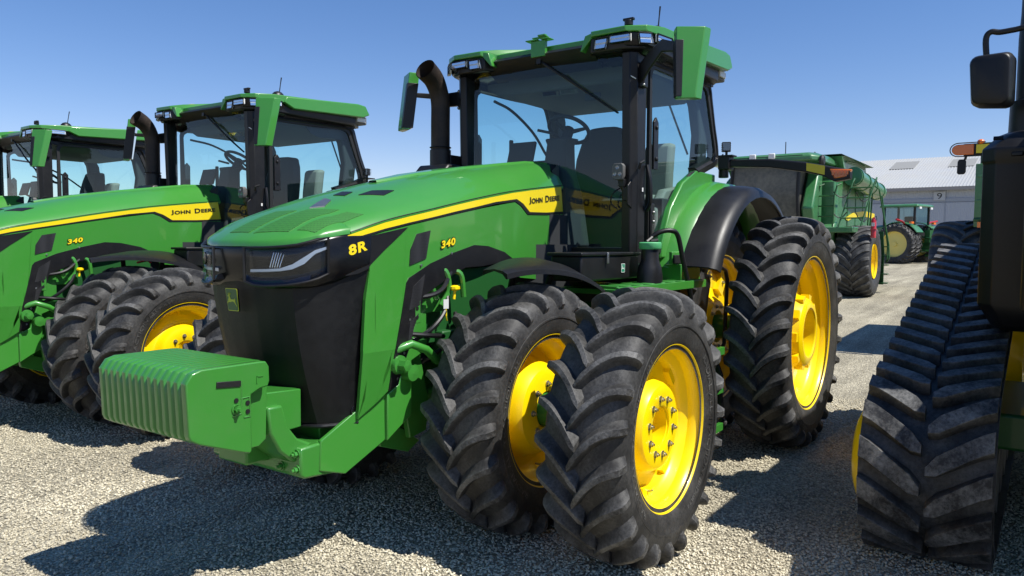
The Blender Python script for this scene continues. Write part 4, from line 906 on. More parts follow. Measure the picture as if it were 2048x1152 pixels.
mat('exhaust', (.018,.013,.010), .55, .3, dust=.5, dustcol=(.085,.06,.045), dscale=6, bump=.2, bscale=90)
mat('teal', (.02,.20,.12), .5); mat('mint', (.08,.42,.16), .45, dust=.3, dustcol=(.3,.4,.3), dscale=30)

T1 = make_cab(make_tractor())
tag(T1, 'green row crop tractor in the foreground with front weights and dual yellow wheels', 'tractor', 'row crop tractors parked side by side')

def copy_tree(o, parent=None, skip=()):
    c = o.copy(); col.objects.link(c)
    if parent: c.parent = parent
    for ch in list(o.children):
        if ch.name.split('.')[0] in skip: continue
        copy_tree(ch, c, skip)
    return c
T2 = copy_tree(T1, None, ('paper_tag','tag_cord')); T2.location = (.002,-4.541,0); T2.rotation_euler = (0,0,.012)
T2['label'] = 'middle green tractor of the row, just behind the foreground one, no bracket on its roof'
T3 = copy_tree(T1, None, ('paper_tag','tag_cord')); T3.location = (.219,-8.97,0); T3.rotation_euler = (0,0,-.016)
T3['label'] = 'farthest green tractor of the row, mostly hidden behind the middle one at the left edge'
c_ = U(283,523,'y',-4.541+.62)-Vector(T2.location); rbn = MB(); rbn.tube(curve([c_+Vector((.05,0,-.01)),c_,c_+Vector((-.06,0,.008)),c_+Vector((-.09,0,-.015))],4), .011, 6); rbn.build('ribbon','pink',T2)
# extras of the foreground tractor only: receiver bracket on the roof front, folding signal arm
rb = MB(); rb.bx(-1.335,-1.30,-.06,.075,3.20,3.325); rb.bx(-1.36,-1.28,-.10,.01,3.325,3.335); rb.bx(-1.36,-1.28,.04,.12,3.325,3.335); rb.box((-1.32,.02,3.350),(.04,.14,.010)); rb.box((-1.30,.05,3.358),(.04,.07,.014)); rb.box((-1.335,-.045,3.34),(.03,.012,.03)); rb.box((-1.335,.06,3.34),(.03,.012,.03))
rb.build('receiver_bracket','green_paint',T1,bevel=.004)
sa = MB()
def armsec(y, x, z0, z1, d=.05): return [(x-d,y,z0),(x+d,y,z0),(x+d,y,z1-.012),(x+d-.015,y,z1),(x-d,y,z1)]
sa.loft([armsec(.98,-2.98,2.425,2.49),armsec(1.35,-2.97,2.40,2.475),armsec(1.65,-2.95,2.345,2.43),armsec(1.80,-2.94,2.305,2.395),armsec(1.90,-2.93,2.25,2.37),armsec(2.02,-2.92,2.27,2.345)])
sa.box((-2.97,.95,2.46),(.14,.10,.12)); sa.tube([(-2.97,.93,2.33),(-2.97,.93,2.52)],.045,14); sao = sa.build('signal_arm','black_plastic',T1,bevel=.006)
MB().loft([[(-2.895,1.67,2.352),(-2.895,1.67,2.418),(-2.905,1.67,2.352)],[(-2.885,1.82,2.310),(-2.885,1.82,2.385),(-2.895,1.82,2.31)]]).build('reflector_tape','yellow_decal',sao)
MB().prism([(1.86,2.355),(2.03,2.345),(2.0,2.285),(1.90,2.275)],'x',-2.93,-2.872).build('signal_lamp','amber',sao,bevel=.006)
for k in range(5): MB().box((-2.868,1.89+.027*k,2.318),(.006,.018,.03)).build('lamp_cell','amber',sao)
# ------------------------------------------------------------------ tracked tractor on the right (faces +X, its right track towards the row)
def belt_path(idl, drv, mids, n=220):
    """closed belt centre line in (x, z): front idler, drive wheel, flat bottom"""
    (x1,z1,r1),(x2,z2,r2) = idl,drv
    d = sqrt((x2-x1)**2+(z2-z1)**2); a = atan2(z2-z1, x2-x1); b = math.asin((r2-r1)/d)
    t_top = a-pi/2-b      # upper tangent direction normal
    pts = []
    for k in range(25):   # drive wheel, from top tangent over the back to the bottom
        t = t_top+ (0)+ (k/24)*((3*pi/2 if True else 0)-(t_top))
        pts.append((x2+r2*cos(t), z2+r2*sin(t)))
    for k in range(25):
        t = -pi/2+(k/24)*(t_top+pi/2)
        pts.append((x1+r1*cos(t), z1+r1*sin(t)))
    return pts
def tracked_tractor():
    T = empty('tracked_tractor', (-2.3,4.0,0))
    O = Vector((-2.3,4.0,0))
    def W_(m, dz=0): m.v = [(x-O.x, y-O.y, z) for x,y,z in m.v]; return m
    r1,r2 = .50,.865; i_ = (-1.04,r1+.0,r1); d_ = (-4.05,r2,r2)
    base = belt_path(i_, d_, []); P = [Vector((x,0,z)) for x,z in base]; P = resample(P+[P[0]], 260)[:-1]; n = len(P)
    nrm = []
    for i in range(n):
        t = (P[(i+1)%n]-P[i-1]).normalized(); nn = Vector((t.z,0,-t.x)); nrm.append(nn)
    # orientation check: normals must point outwards
    c = sum(P, Vector())/n
    if (P[0]-c).dot(nrm[0]) < 0: nrm = [-k for k in nrm]
    Ltot = sum((P[(i+1)%n]-P[i]).length for i in range(n)); arc = [0]
    for i in range(n): arc.append(arc[-1]+(P[(i+1)%n]-P[i]).length)
    def at(s):
        s %= Ltot; lo = min(int(s/Ltot*n), n-1)
        while arc[lo] > s: lo -= 1
        while arc[lo+1] < s: lo += 1
        t = (s-arc[lo])/(arc[lo+1]-arc[lo]); return P[lo].lerp(P[(lo+1)%n], t), nrm[lo].lerp(nrm[(lo+1)%n], t).normalized()
    for side in (-1,1):
        yc = 2.885 if side < 0 else 5.115; w2 = .315
        b = MB(); secs = []
        for i in range(n):
            p,nn = P[i],nrm[i]; secs.append([p-nn*.075+Vector((0,yc-w2,0)), p-nn*.04+Vector((0,yc-w2,0)), p-nn*.045+Vector((0,yc,0)), p-nn*.04+Vector((0,yc+w2,0)), p-nn*.075+Vector((0,yc+w2,0))])
        secs.append(secs[0]); b.loft(secs, True, False); b.wear = [.12]*len(b.v)
        bars = int(Ltot/.21); pitch = Ltot/bars
        for k in range(bars):
            for hs in (-1,1):
                s0 = k*pitch+(pitch/2 if hs > 0 else 0); rows = []; wr = []
                for j in range(7):
                    t = j/6; u = .012+t*(w2-.020)          # lateral distance from the middle
                    sh = (-.5+t)*.20                       # outer ends lead
                    if t > .8: sh -= (t-.8)*.06
                    wd = .050+.004*t; hh = .062
                    if j == 0: wd *= .45
                    row = []
                    for ds,dh in ((-wd-.012,-.042),(-wd-.002,hh-.047),(-wd+.003,hh-.04),(wd-.003,hh-.04),(wd+.002,hh-.047),(wd+.012,-.042)):
                        p,nn = at(s0+sh*DIR+ds); row.append(p+nn*dh+Vector((0,yc+hs*u,0)))
                    rows.append(row); wr += [.0,.25,1,1,.25,.0]
                b.loft(rows, False, False, wr); b.add(rows[0],[tuple(range(6))],.5); b.add(rows[-1],[tuple(range(6))],.5)
        W_(b).build('track_belt','belt_rubber',T,smooth=30,wear=True)
        # wheels inside the belt
        yo = -1 if side < 0 else 1
        iw = MB(); prof = [(.05,.40*0),(.05,.0)]
        iw.lathe([(0,-.12),(.14,-.12),(.20,-.11),(.28,-.08),(.33,-.02),(.36,-.01),(.43,.0),(.43,.16),(.39,.16),(.39,.02),(.2,.06),(0,.06)], 56)
        m = MB(); m.add([(x+i_[0], yc+yo*(.285-y), z+i_[1]) for x,y,z in iw.v], iw.f); W_(m).build('idler_wheel','yellow_paint',T)
        dw = MB(); dw.lathe([(0,-.12),(.22,-.12),(.25,-.08),(.34,-.02),(.60,-.02),(.70,-.10),(.76,-.10),(.78,0),(.78,.2),(.74,.2),(.72,.02),(.2,.08),(0,.08)], 64)
        m = MB(); m.add([(x+d_[0], yc+yo*(.22-y), z+d_[1]) for x,y,z in dw.v], dw.f)
        m.add([(x+d_[0], yc-yo*(.25-y), z+d_[1]) for x,y,z in dw.v], dw.f); W_(m).build('drive_wheel','yellow_paint',T)
        for k in range(4):
            x = -1.75-.48*k
            for yy in (-.20,.20): W_(MB().lathe([(0,-.07),(.05,-.08),(.20,-.08),(.21,-.06),(.21,.06),(.20,.08),(.05,.08),(0,.07)], 28, (x,yc+yy,.275))).build('mid_roller','grey_plastic',T)
        uf = MB(); uf.bx(-4.0,-1.0,yc-.07,yc+.07,.38,.66); uf.bx(-3.0,-1.6,yc-.02, yc-yo*.55, .5,.72); W_(uf).build('undercarriage_frame','green_dark',T,bevel=.02)
        gu = MB()
        for k in range(bars):
            p,nn = at(k*pitch)
            gu.box((p.x-nn.x*.125, yc, p.z-nn.z*.125), (.07,.10,.09), Matrix.Rotation(-atan2(nn.z,nn.x)+pi/2,3,'Y'))
        W_(gu).build('guide_lugs','seal',T)
        ih = MB(); ih.lathe([(0,-.02),(.10,-.02),(.13,.05),(.17,.085)], 24); m = MB(); m.add([(x+i_[0], yc+yo*(.33-y), z+i_[1]) for x,y,z in ih.v], ih.f)
        W_(m).build('hub_cap','yellow_paint',T)
    sk = MB(); sk.bx(-3.70,-.86,3.26,3.60,1.38,2.42); W_(sk).build('shade_box','black_plastic',T,bevel=.03)  # black box added beside the hood to cast shade on the upper belt
    ch = MB(); ch.bx(-5.0,-.6,3.55,4.45,.75,1.35); W_(ch).build('chassis','green_cast',T,bevel=.02)
    hd = MB(); hd.loft([[(x,4-w_,1.30),(x,4-w_,z-.15),(x,4-w_*.7,z),(x,4+w_*.7,z),(x,4+w_,z-.15),(x,4+w_,1.30)] for x,w_,z in ((.35,.30,1.72),(.2,.44,1.86),(-.6,.47,2.05),(-1.6,.40,2.25),(-2.6,.25,2.38))]); W_(hd).build('hood','green_paint',T,bevel=.02)
    gr = MB(); gr.loft([[(.36,4-.42,z) ,(.42,4-.2,z),(.43,4,z),(.42,4.2,z),(.36,4.42,z),(.1,4.45,z),(.1,3.55,z)] for z in (.85,1.65)]); W_(gr).build('grille','black_gloss',T)
    cb = MB(); 
    for y in (3.65,4.8):
        for x in (-2.75,-4.3): cb.box((x,y,2.35),(.10,.10,1.45))
    cb.bx(-4.35,-2.7,3.6,4.85,1.45,1.75); W_(cb).build('cab_frame','black_plastic',T,bevel=.02)
    rf = MB(); rf.bx(-4.45,-2.6,3.6,4.95,3.02,3.12); W_(rf).build('roof','green_paint',T,bevel=.06)
    for nm,a in (('windshield',[(-2.72,3.7,1.75),(-2.72,4.75,1.75),(-2.72,4.75,3.03),(-2.72,3.7,3.03)]),('side_glass',[(-2.8,3.64,1.75),(-4.25,3.64,1.75),(-4.25,3.64,3.03),(-2.8,3.64,3.03)]),('side_glass',[(-2.8,4.82,1.75),(-4.25,4.82,1.75),(-4.25,4.82,3.03),(-2.8,4.82,3.03)])):
        W_(MB().add(a,[(0,1,2,3)])).build(nm,'glass',T,smooth=0)
    fe = MB(); 
    for yy in (4.85,):
        fe.loft([[(-4.05+r*cos(rad(a)),yy+k,.88+r*sin(rad(a))) for r,k in ((1.02,0),(1.02,.58),(1.0,.58),(1.0,0))] for a in range(75,146,7)])
    W_(fe).build('fender','black_plastic',T)
    # exhaust aftertreatment housing with its bevelled shoulder and stack
    def rr(x0,x1,y0,y1,z,g=0): 
        c = .07; return [(x0+g,y0+g+c,z),(x0+g+c,y0+g,z),(x1-g-c,y0+g,z),(x1-g,y0+g+c,z),(x1-g,y1-g-c,z),(x1-g-c,y1-g,z),(x0+g+c,y1-g,z),(x0+g,y1-g-c,z)]
    bx = MB(); A = (-2.10,-1.50,3.026,3.56); bx.loft([rr(*A,1.22,.12),rr(*A,1.25,.07),rr(*A,1.38,.0),rr(*A,2.20,.0),rr(*A,2.215,.0),rr(*A,2.225,-.006),rr(*A,2.30,-.006),rr(*A,2.385,.07),rr(*A,2.41,.12)])
    bo = W_(bx).build('exhaust_housing','black_plastic',T,bevel=.012)
    W_(MB().ball((-1.492,3.32,1.52),.012,10,6)).build('bolt','black_gloss',bo)
    W_(MB().box((-1.492,3.20,2.26),(.02,.06,.026))).build('clip','black_gloss',bo,bevel=.006)
    W_(MB().box((-1.56,3.10,2.365),(.03,.05,.01),(0,rad(35),0))).build('slot','black_gloss',bo)
    stk = MB(); stk.loft([[(-1.80+r*cos(2*pi*k/24),3.26+r*sin(2*pi*k/24),z) for k in range(24)] for r,z in ((.125,2.38),(.12,2.60),(.092,2.61),(.090,2.98),(.082,3.12),(.078,3.35))]); W_(stk).build('exhaust_stack','black_plastic',T)
    # mirror on a tubular hoop
    c = U(1984,164,'x',-1.62); mr = MB()
    R_ = Matrix.Rotation(rad(-8),3,'Z')
    def rsec(dx, hw, hh, g):
        out = []
        for cx,cz,t0 in ((hw-.07,hh-.07,0),(-hw+.07,hh-.07,90),(-hw+.09,-hh+.09,180),(hw-.07,-hh+.07,270)):
            for k in range(5):
                t = rad(t0+22.5*k); out.append(c+R_@Vector((dx,(cx+.07*cos(t)*g)*.66,(cz+.07*sin(t)*g)*.67)))
        return [tuple(p) for p in out]
    mr.loft([rsec(-.055,.15,.215,.8),rsec(-.05,.172,.238,1),rsec(.03,.175,.24,1),rsec(.075,.155,.22,1),rsec(.085,.13,.195,.8)])
    mo = W_(mr).build('mirror','black_plastic',T,bevel=.006); mo.data.transform(Matrix.Identity(4))
    W_(MB().add([tuple(Vector(p)) for p in rsec(-.0565,.14,.205,.8)],[tuple(range(20))])).build('mirror_glass','chrome',mo)
    a = U(1973,118,'x',-1.62); b = U(1972,78,'x',-1.62); d = U(1988,66,'x',-1.62); e = U(2075,52,'x',-1.62)
    tp = MB(); tp.tube(curve([a+Vector((0,0,-.06)),a,b,b.lerp(d,.6)+Vector((0,0,.02)),d+Vector((0,.03,.0)),d.lerp(e,.5),e,(e.x-.1,e.y+.3,e.z-.05)],5), .017, 10); W_(tp).build('mirror_arm','black_plastic',T)
    ra = MB(); ra.box((-1.62,3.6,3.05),(.05,.3,.05)); W_(ra).build('rail','black_plastic',T)
    return T
DIR = 1
def belt_mat():
    m = M['tyre'].copy(); m.name = 'belt_rubber'; M['belt_rubber'] = m
    for nd in m.node_tree.nodes:
        if nd.type == 'TEX_NOISE' and nd.inputs['Scale'].default_value > 30: nd.inputs['Scale'].default_value = 46
        if nd.type == 'MIX_RGB': nd.inputs[2].default_value = (.20,.197,.188,1); nd.inputs[1].default_value = (.008,.008,.009,1)
belt_mat()
TT = tracked_tractor()
tag(TT, 'tractor on black rubber tracks at the right edge, with black exhaust housing', 'tracked tractor')

# ------------------------------------------------------------------ ground height: level yard, rising gently far behind
def gz(x):
    t = max(0.0, -x-4.5); t = .5*t*t/4 if t < 4 else t-2; t = min(t, 46.0)
    return .034*t if t < 12 else .034*12+.022*(t-12)

# ------------------------------------------------------------------ combine harvester behind
def combine(x0, y0, name, label, part=False):
    g = gz(x0); T = empty(name, (x0,y0,g)); s = 1.04
    def q(m): m.v = [(x*s,y*s,z*s) for x,y,z in m.v]; return m
    # wide drive tyre, left side (towards camera-right) and right side
    for sd in (1,-1):
        e = empty('drive_wheel', (0,sd*1.92*s,.925), 0, T); e.scale = (.94,sd,.94)
        link_mesh('tyre', CTYRE, e); link_mesh('rim', CRIM, e)
    for sd in (1,-1):
        e = empty('steer_wheel', (-3.5*s,sd*1.35*s,.66), 0, T); e.scale = (.66,.5*sd,.66)
        link_mesh('tyre', CTYRE, e); link_mesh('rim', CRIM, e)
    b = MB(); b.prism([(.5,1.35),(.55,1.75),(.3,1.9),(.3,3.0),(-.2,3.25),(-3.6,3.2),(-4.1,2.6),(-4.2,1.6),(-3.8,1.2),(-2.5,1.0),(-1.0,.95)],'y',-1.45,1.45); q(b).build('body','green_far',T,bevel=.06)
    b = MB(); b.bx(-1.2,1.0,-1.6,1.98,1.60,1.74); b.bx(-3.9,-.2,1.44,1.62,1.35,1.6); q(b).build('deck','green_far',T,bevel=.02)
    ti = MB(); ti.prism([(-.3,3.1),(.15,3.55),(-.3,3.60),(-2.8,3.60),(-3.1,3.2)],'y',-1.5,1.5); ti.add([(.2,-1.5,3.60),(.2,1.5,3.60),(-.5,1.7,3.50),(-3.0,1.7,3.50),(-3.0,-1.7,3.50),(-.5,-1.7,3.50)],[(0,1,2,3,4,5)]); q(ti).build('grain_tank','green_far',T)
    # cab: dark glass cube between green posts
    cb = MB(); cb.prism([(1.05,1.75),(1.5,1.85),(1.62,2.5),(1.5,3.30),(-.1,3.30),(-.1,1.75)],'y',-.82,.82); q(cb).build('cab_glass','cab_glass',T,bevel=.02)
    cs = MB(); cs.box((.9,-.0,2.35),(.3,.5,.9)); cs.box((.4,-.6,2.3),(.5,.4,.5)); q(cs).build('seat','seat_beige',T,bevel=.05)
    fr = MB()
    for sd in (1,-1):
        fr.tube([(1.06,sd*.82,1.75),(1.50,sd*.83,1.86),(1.63,sd*.83,2.5),(1.52,sd*.82,3.3)], .045, 6); fr.bx(-.15,.15,sd*.75,sd*.88,1.7,3.3)
    q(fr).build('cab_frame','seal',T)
    sp = MB(); sp.prism([(.95,1.66),(1.35,1.72),(1.50,2.2),(.9,3.2),(.6,3.2),(.6,1.66)],'y',.88,1.16); q(sp).build('cab_side_panel','green_far',T,bevel=.05)
    rf = MB(); rf.loft([[(1.75,-1.15,z+.02),(1.75,1.15,z+.02),(1.5,1.35,z),(-.3,1.35,z),(-.3,-1.35,z),(1.5,-1.35,z)] for z in (3.30,3.42)]+[[(1.65,-1.05,3.52),(1.65,1.05,3.52),(1.4,1.2,3.52),(-.3,1.2,3.56),(-.3,-1.2,3.56),(1.4,-1.2,3.52)]]); q(rf).build('cab_roof','green_far',T,bevel=.03)
    bk = MB(); bk.box((1.68,.0,3.40),(.12,1.9,.12)); q(bk).build('visor','seal',T)
    for y in (-.25,.22): q(MB().box((1.75,y,3.46),(.06,.16,.14))).build('roof_lamp','white_plastic',T,bevel=.02)
    q(MB().lathe([(0,0),(.12,0),(.14,.06),(.1,.1),(0,.1)],16,(1.5,1.3,3.32))).build('camera_light','seal',T)
    q(MB().tube([(.5,.2,3.55),(.5,.2,3.95)],.012,6)).build('antenna_rod','seal',T)
    q(MB().lathe([(0,-.05),(.05,0),(0,.05)],10,(.4,.9,3.62))).build('roof_beacon','seal',T)
    # unloading auger folded back along the left side
    au = MB(); au.tube([(-.3,1.68,3.06),(-3.4,1.76,2.82)], .23, 20); 
    for k in (0,.28,.55,.85): au.tube([(-.4-3.2*k,1.68+.08*k,3.06-.25*k),(-.48-3.2*k,1.683+.08*k,3.055-.25*k)], .252, 20)
    q(au).build('unloading_auger','green_far',T)
    pn = MB(); pn.bx(.28,.42,.98,1.42,1.78,2.92); pn.bx(-.1,.34,-.8,1.45,2.98,3.22); q(pn).build('front_panel','green_far',T,bevel=.04)
    for k in (.9,1.9,2.9): q(MB().bx(-k-.02,-k,1.452,1.462,1.75,3.1)).build('panel_seam','green_dark',T)
    hp = MB(); hp.tube([(.30,1.05,2.9),(.30,1.1,3.3),(-.2,1.3,3.5)],.03,6); hp.tube([(-.3,1.5,3.45),(-1.5,1.5,3.5),(-2.7,1.5,3.45)],.03,6); q(hp).build('hydraulic_pipe','green_dark',T)
    # ladder, railings and chain
    ld = MB()
    def bar(*p): ld.tube([Vector(k) for k in p], .02, 6)
    for dy in (0,.42):
        bar((1.0,1.65+dy*1.2,1.75),(.75,1.75+dy*1.2,2.3),(.5,1.85+dy*1.2,2.85),(.3,1.85+dy*1.2,2.95),(.2,1.8+dy*1.2,2.8))
    for z,t in ((1.95,.15),(2.2,.35),(2.45,.55),(2.7,.8)): bar((1.0-.5*t,1.65+.2*t,z),(1.0-.5*t,2.15+.2*t,z))
    for dx,dy in ((.95,1.1),(.95,1.5)):
        bar((dx,dy,1.72),(dx,dy+.02,2.5),(dx-.02,dy+.08,2.75),(dx-.1,dy+.16,2.8))
    for z in (2.0,2.25,2.5): bar((.95,1.1,z),(.95,1.5,z))
    bar((-.9,1.96,1.7),(-.9,2.0,2.75),(-.95,2.08,2.85),(-1.1,2.18,2.75),(-1.3,2.42,1.3),(-1.3,2.44,.95),(-1.4,2.36,.85))
    bar((-1.1,1.98,1.7),(-1.1,2.02,2.65),(-1.4,2.2,2.6),(-1.5,2.36,1.3),(-1.5,2.36,.9))
    q(ld).build('ladder','green_dark',T)
    st = MB(); st.prism([(2.0,.25),(2.30,.25),(2.30,1.1),(2.26,1.66),(1.98,1.66)],'x',-1.44,-1.40); q(st).build('ladder_side','green_dark',T)
    for k in range(5): q(MB().bx(-1.42,-1.2,2.02,2.42,.28+.24*k,.31+.24*k)).build('ladder_step','green_dark',T)
    cn = MB()
    for a,b in (((.95,1.5,2.6),(.75,1.85,2.6)),((.95,1.5,2.1),(.85,1.8,2.1)),((.3,1.9,2.6),(-.7,2.0,2.5)),((.3,1.9,2.1),(-.7,2.0,2.0))):
        a,b = Vector(a),Vector(b); cn.tube([a.lerp(b,t)+Vector((0,0,-.35*t*(1-t)*1.6)) for t in (0,.2,.4,.6,.8,1)],.014,5)
    q(cn).build('chain','seal',T)
    # yellow swoosh on the side, engine panel
    ys = MB(); ys.prism([(-.6,2.0),(-1.6,2.18),(-3.2,2.28),(-4.6,2.25),(-4.6,2.1),(-3.0,2.12),(-1.6,2.05),(-.9,1.93)],'y',1.46,1.475); q(ys).build('side_stripe','yellow_decal',T)
    fh = MB(); fh.prism([(.4,1.0),(1.6,.7),(2.0,.8),(2.0,1.4),(1.2,1.7),(.4,1.7)],'y',-.65,.65); fh.bx(-.6,.5,-1.0,1.0,.8,1.5); q(fh).build('feeder_house','green_dark',T)
    tag(T, label, 'combine harvester', 'combine harvesters behind the tractors')
    return T
mat('green_far', (.030,.165,.045), .35, 0, .5, dust=.3, dustcol=(.2,.26,.2), dscale=1.5)

mat('cab_glass', (.085,.082,.068), .30, 0, .15, spec=.3, dust=.8, dustcol=(.24,.22,.17), dscale=.9)
cm, _ = tyre_mb(1.0, .88, .46, 24, .035, sweep=.36, lw=.042); CTYRE = cm.mesh('tyre','tyre',40,True)
cr = MB(); cr.lathe([(.475,.41),(.47,.37),(.44,.27),(.43,.12),(.26,.14),(.20,.24),(0,.24),(0,.17),(.17,.17),(.25,.06),(.455,.05),(.46,-.36)], 56); CRIM = cr.mesh('rim','yellow_paint',35)
# wheel contact of the nearer combine stands 28 m away
pc = U(1640,560,'x',-24.0)
C1 = combine(-17.9, -2.78, 'combine_harvester', 'green combine harvester behind the big dual rear wheels, ladder and red extinguisher on its side')
ex = MB(); ex.loft([[(.10*0+.085*cos(2*pi*k/16),.085*sin(2*pi*k/16),z) for k in range(16)] for z in (-.33,.25)]+[[(.05*cos(2*pi*k/16),.05*sin(2*pi*k/16),.31) for k in range(16)],[(.03*cos(2*pi*k/16),.03*sin(2*pi*k/16),.36) for k in range(16)]])
ex.box((0,0,-.05),(.19,.19,.03)); e = ex.build('fire_extinguisher','red_paint'); e.location = U(1747,456,'x',-17.25)
tag(e, 'red fire extinguisher strapped to the side ladder of the combine', 'fire extinguisher'); e.scale = (.75,.75,.75)
o = MB().box((.09,0,.12),(.01,.10,.12)).build('instruction_label','label_white',e); MB().tube([(0,.02,.36),(.03,.08,.40),(.03,.10,.25)],.012,6).build('valve_handle','seal',e)

# second harvester, seen only behind the tracked tractor
def harvester2():
    T = empty('harvester', (-9.5,3.9,0)); tag(T, 'green harvester mostly hidden behind the tracked tractor, orange signal lamp and small mirror', 'harvester')
    O = Vector((-9.5,3.9,0))
    def W_(m): m.v = [(x-O.x,y-O.y,z-O.z) for x,y,z in m.v]; return m
    a = U(1942,300,'x',-9.0); b = U(1958,445,'x',-9.0)
    m = MB(); y0 = a.y+.12; m.bx(-12.5,-9.0,y0,y0+2.4,2.14,a.z+.1); m.bx(-12.5,-8.95,y0-.06,y0+2.45,2.07,2.14); W_(m).build('body','green_dark',T,bevel=.03)
    m = MB()
    for z in (2.35,2.7): m.bx(-9.01,-8.96,y0-.03,y0+.5,z,z+.04)
    m.bx(-9.3,-8.97,y0-.05,y0+.05,2.0,2.9); W_(m).build('body_rib','green_far',T,bevel=.01)
    p = U(1936,300,'x',-8.9); q_ = U(1975,298,'x',-8.9)
    ar = MB(); ar.loft([[(x,y,z) for x,z in ((-8.93,p.z-.085),(-8.87,p.z-.085),(-8.87,p.z+.085),(-8.93,p.z+.085))] for y in (p.y-.05,q_.y+.6)]); W_(ar).build('signal_arm','black_plastic',T)
    p0 = U(1922,300,'x',-8.88)
    la = MB(); pts = [(p0.y+.0+.115+.0*k, p0.z) for k in (0,)]
    pl = [(p0.y-.03+.085*cos(rad(90+18*k)), p0.z+.075*sin(rad(90+18*k))) for k in range(11)]+[(p0.y+.16,p0.z-.075),(p0.y+.16,p0.z+.075)]
    la.prism(pl,'x',-8.92,-8.85); W_(la).build('signal_lamp','amber',T,bevel=.01)
    gd = MB(); gd.tube([(-8.86,y,z) for y,z in [(p0.y-.03+.105*cos(rad(90+18*k)), p0.z+.095*sin(rad(90+18*k))) for k in range(11)]+[(p0.y+.3,p0.z-.095)]],.008,6); gd.tube([(-8.86,p0.y-.03,p0.z+.095),(-8.86,p0.y+.3,p0.z+.095)],.008,6); W_(gd).build('lamp_guard','seal',T)
    W_(MB().bx(-8.86,-8.83,p0.y+.19,p0.y+.36,p0.z-.06,p0.z+.06)).build('reflector_tape','yellow_decal',T)
    W_(MB().ball((-8.9,p0.y+.24,p0.z+.10),(.05,.04),10,6)).build('beacon','amber',T)
    p1 = U(1923,334,'x',-8.9); mi = MB(); mi.loft([[(-8.9+o,p1.y+a_*.055,p1.z+b_*.105) for a_,b_ in ((-1,-.8),(-.7,-1),(.6,-1),(1,-.7),(1.0,.8),(.7,1),(-.6,1),(-.9,.7))] for o in (-.03,.03)]); mi.tube([(-8.9,p1.y+.04,p1.z+.10),(-8.9,p1.y+.06,p1.z+.19)],.02,6); W_(mi).build('mirror','black_plastic',T,bevel=.01)
    W_(MB().bx(-8.98,-8.9,y0+.0,y0+.16,1.99,2.07)).build('corner_lamp','amber',T)
    for yc in (2.30, 5.6):
        e = empty('drive_wheel', (-9.95+9.5, yc-3.9, 1.02+gz(-9.5)), 0, T); link_mesh('tyre', CTYRE, e); link_mesh('rim', CRIM, e)
harvester2()

# ------------------------------------------------------------------ small tractor by the barn, seen from behind
def far_tractor():
    X,Y = -39.4, -2.5; g = gz(-38)-.04; T = empty('utility_tractor', (X,Y,g), rad(-107))
    tag(T, 'small green tractor with pale yellow dual rear wheels standing in front of the white barn', 'tractor')
    for sd in (1,-1):
        for yy in (.95,1.45):
            e = empty('rear_wheel', (0,sd*yy,1.0), 0, T); e.scale = (1,sd,1); link_mesh('tyre', RT, e); link_mesh('rim', FARRIM, e)
        e = empty('front_wheel', (2.7,sd*.95,.72), 0, T); e.scale = (.9,sd*.9,.9); link_mesh('tyre', FT, e); link_mesh('rim', FRIM, e)
    b = MB(); b.loft([[(x,-w_,1.0),(x,-w_,z-.1),(x,-w_*.6,z),(x,w_*.6,z),(x,w_,z-.1),(x,w_,1.0)] for x,w_,z in ((3.3,.35,1.6),(3.2,.42,1.75),(1.2,.42,2.0),(1.0,.4,2.0))]); b.build('hood','green_far',T,bevel=.03)
    b = MB(); b.bx(-.7,3.0,-.3,.3,.6,1.1); b.bx(-1.2,-.6,-.35,.35,.7,1.1); b.build('chassis','green_dark',T)
    f = MB()
    for sd in (1,-1):
        f.loft([[(r*cos(rad(a)),sd*y,1.0+r*sin(rad(a))) for r,y in ((1.12,.62),(1.12,1.3),(1.09,1.32),(1.08,.62))] for a in range(40,156,9)])
    f.build('fender','green_far',T)
    c = MB()
    for sd in (1,-1):
        for x in (-.55,.95): c.box((x,sd*.75,2.1),(.09,.09,1.5))
    c.bx(-.6,1.0,-.8,.8,1.3,1.6); c.build('cab_frame','seal',T)
    MB().bx(-.55,.95,-.74,.74,1.6,2.82).build('cab_glass','glass',T); MB().bx(-.2,.2,-.25,.25,1.5,2.4).build('seat','seal',T,bevel=.05)
    r = MB(); r.loft([[(-.75,-.9,z),(-.75,.9,z),(1.15,.9,z),(1.15,-.9,z)] for z in (2.85,2.93)]+[[(-.65,-.8,3.0),(-.65,.8,3.0),(1.05,.8,3.0),(1.05,-.8,3.0)]]); r.build('roof','green_far',T,bevel=.04)
    for y in (-.6,.6): MB().box((-.74,y,2.8),(.06,.2,.1)).build('roof_lamp','white_plastic',T)
    for sd in (1,-1): 
        MB().box((-.62,sd*1.2,2.06),(.12,.25,.1)).build('tail_lamp','amber',T); m = MB(); m.tube([(-.3,sd*1.2,2.0),(-.3,sd*1.5,2.12),(-.35,sd*2.2,2.2)],.05,6); m.build('signal_arm','red_paint',T)
    h = MB()
    for sd in (1,-1):
        h.tube([(-.6,sd*.35,.8),(-1.6,sd*.45,.55)],.06,6); h.tube([(-.6,sd*.3,1.4),(-1.2,sd*.42,1.3),(-1.3,sd*.43,.7)],.045,6); h.tube([(-.9,sd*.2,.8),(-1.0,sd*.2,1.8)],.05,6)
    h.box((-1.0,0,1.3),(.25,.7,.8)); h.tube([(-.8,0,.45),(-1.9,0,.5)],.06,6); h.tube([(-.9,0,1.2),(-1.5,0,1.25)],.05,6); h.build('rear_linkage','green_dark',T)
mat('yellow_pale', (.72,.60,.16), .5, 0, .1)
q = MB(); q.lathe([(.655,.20),(.64,.17),(.60,.10),(.585,.05),(.45,.03),(.30,.06),(.12,.07),(.10,.14),(0,.14),(0,.0),(.62,0),(.62,-.2)], 48); FARRIM = q.mesh('rim','yellow_pale',35)
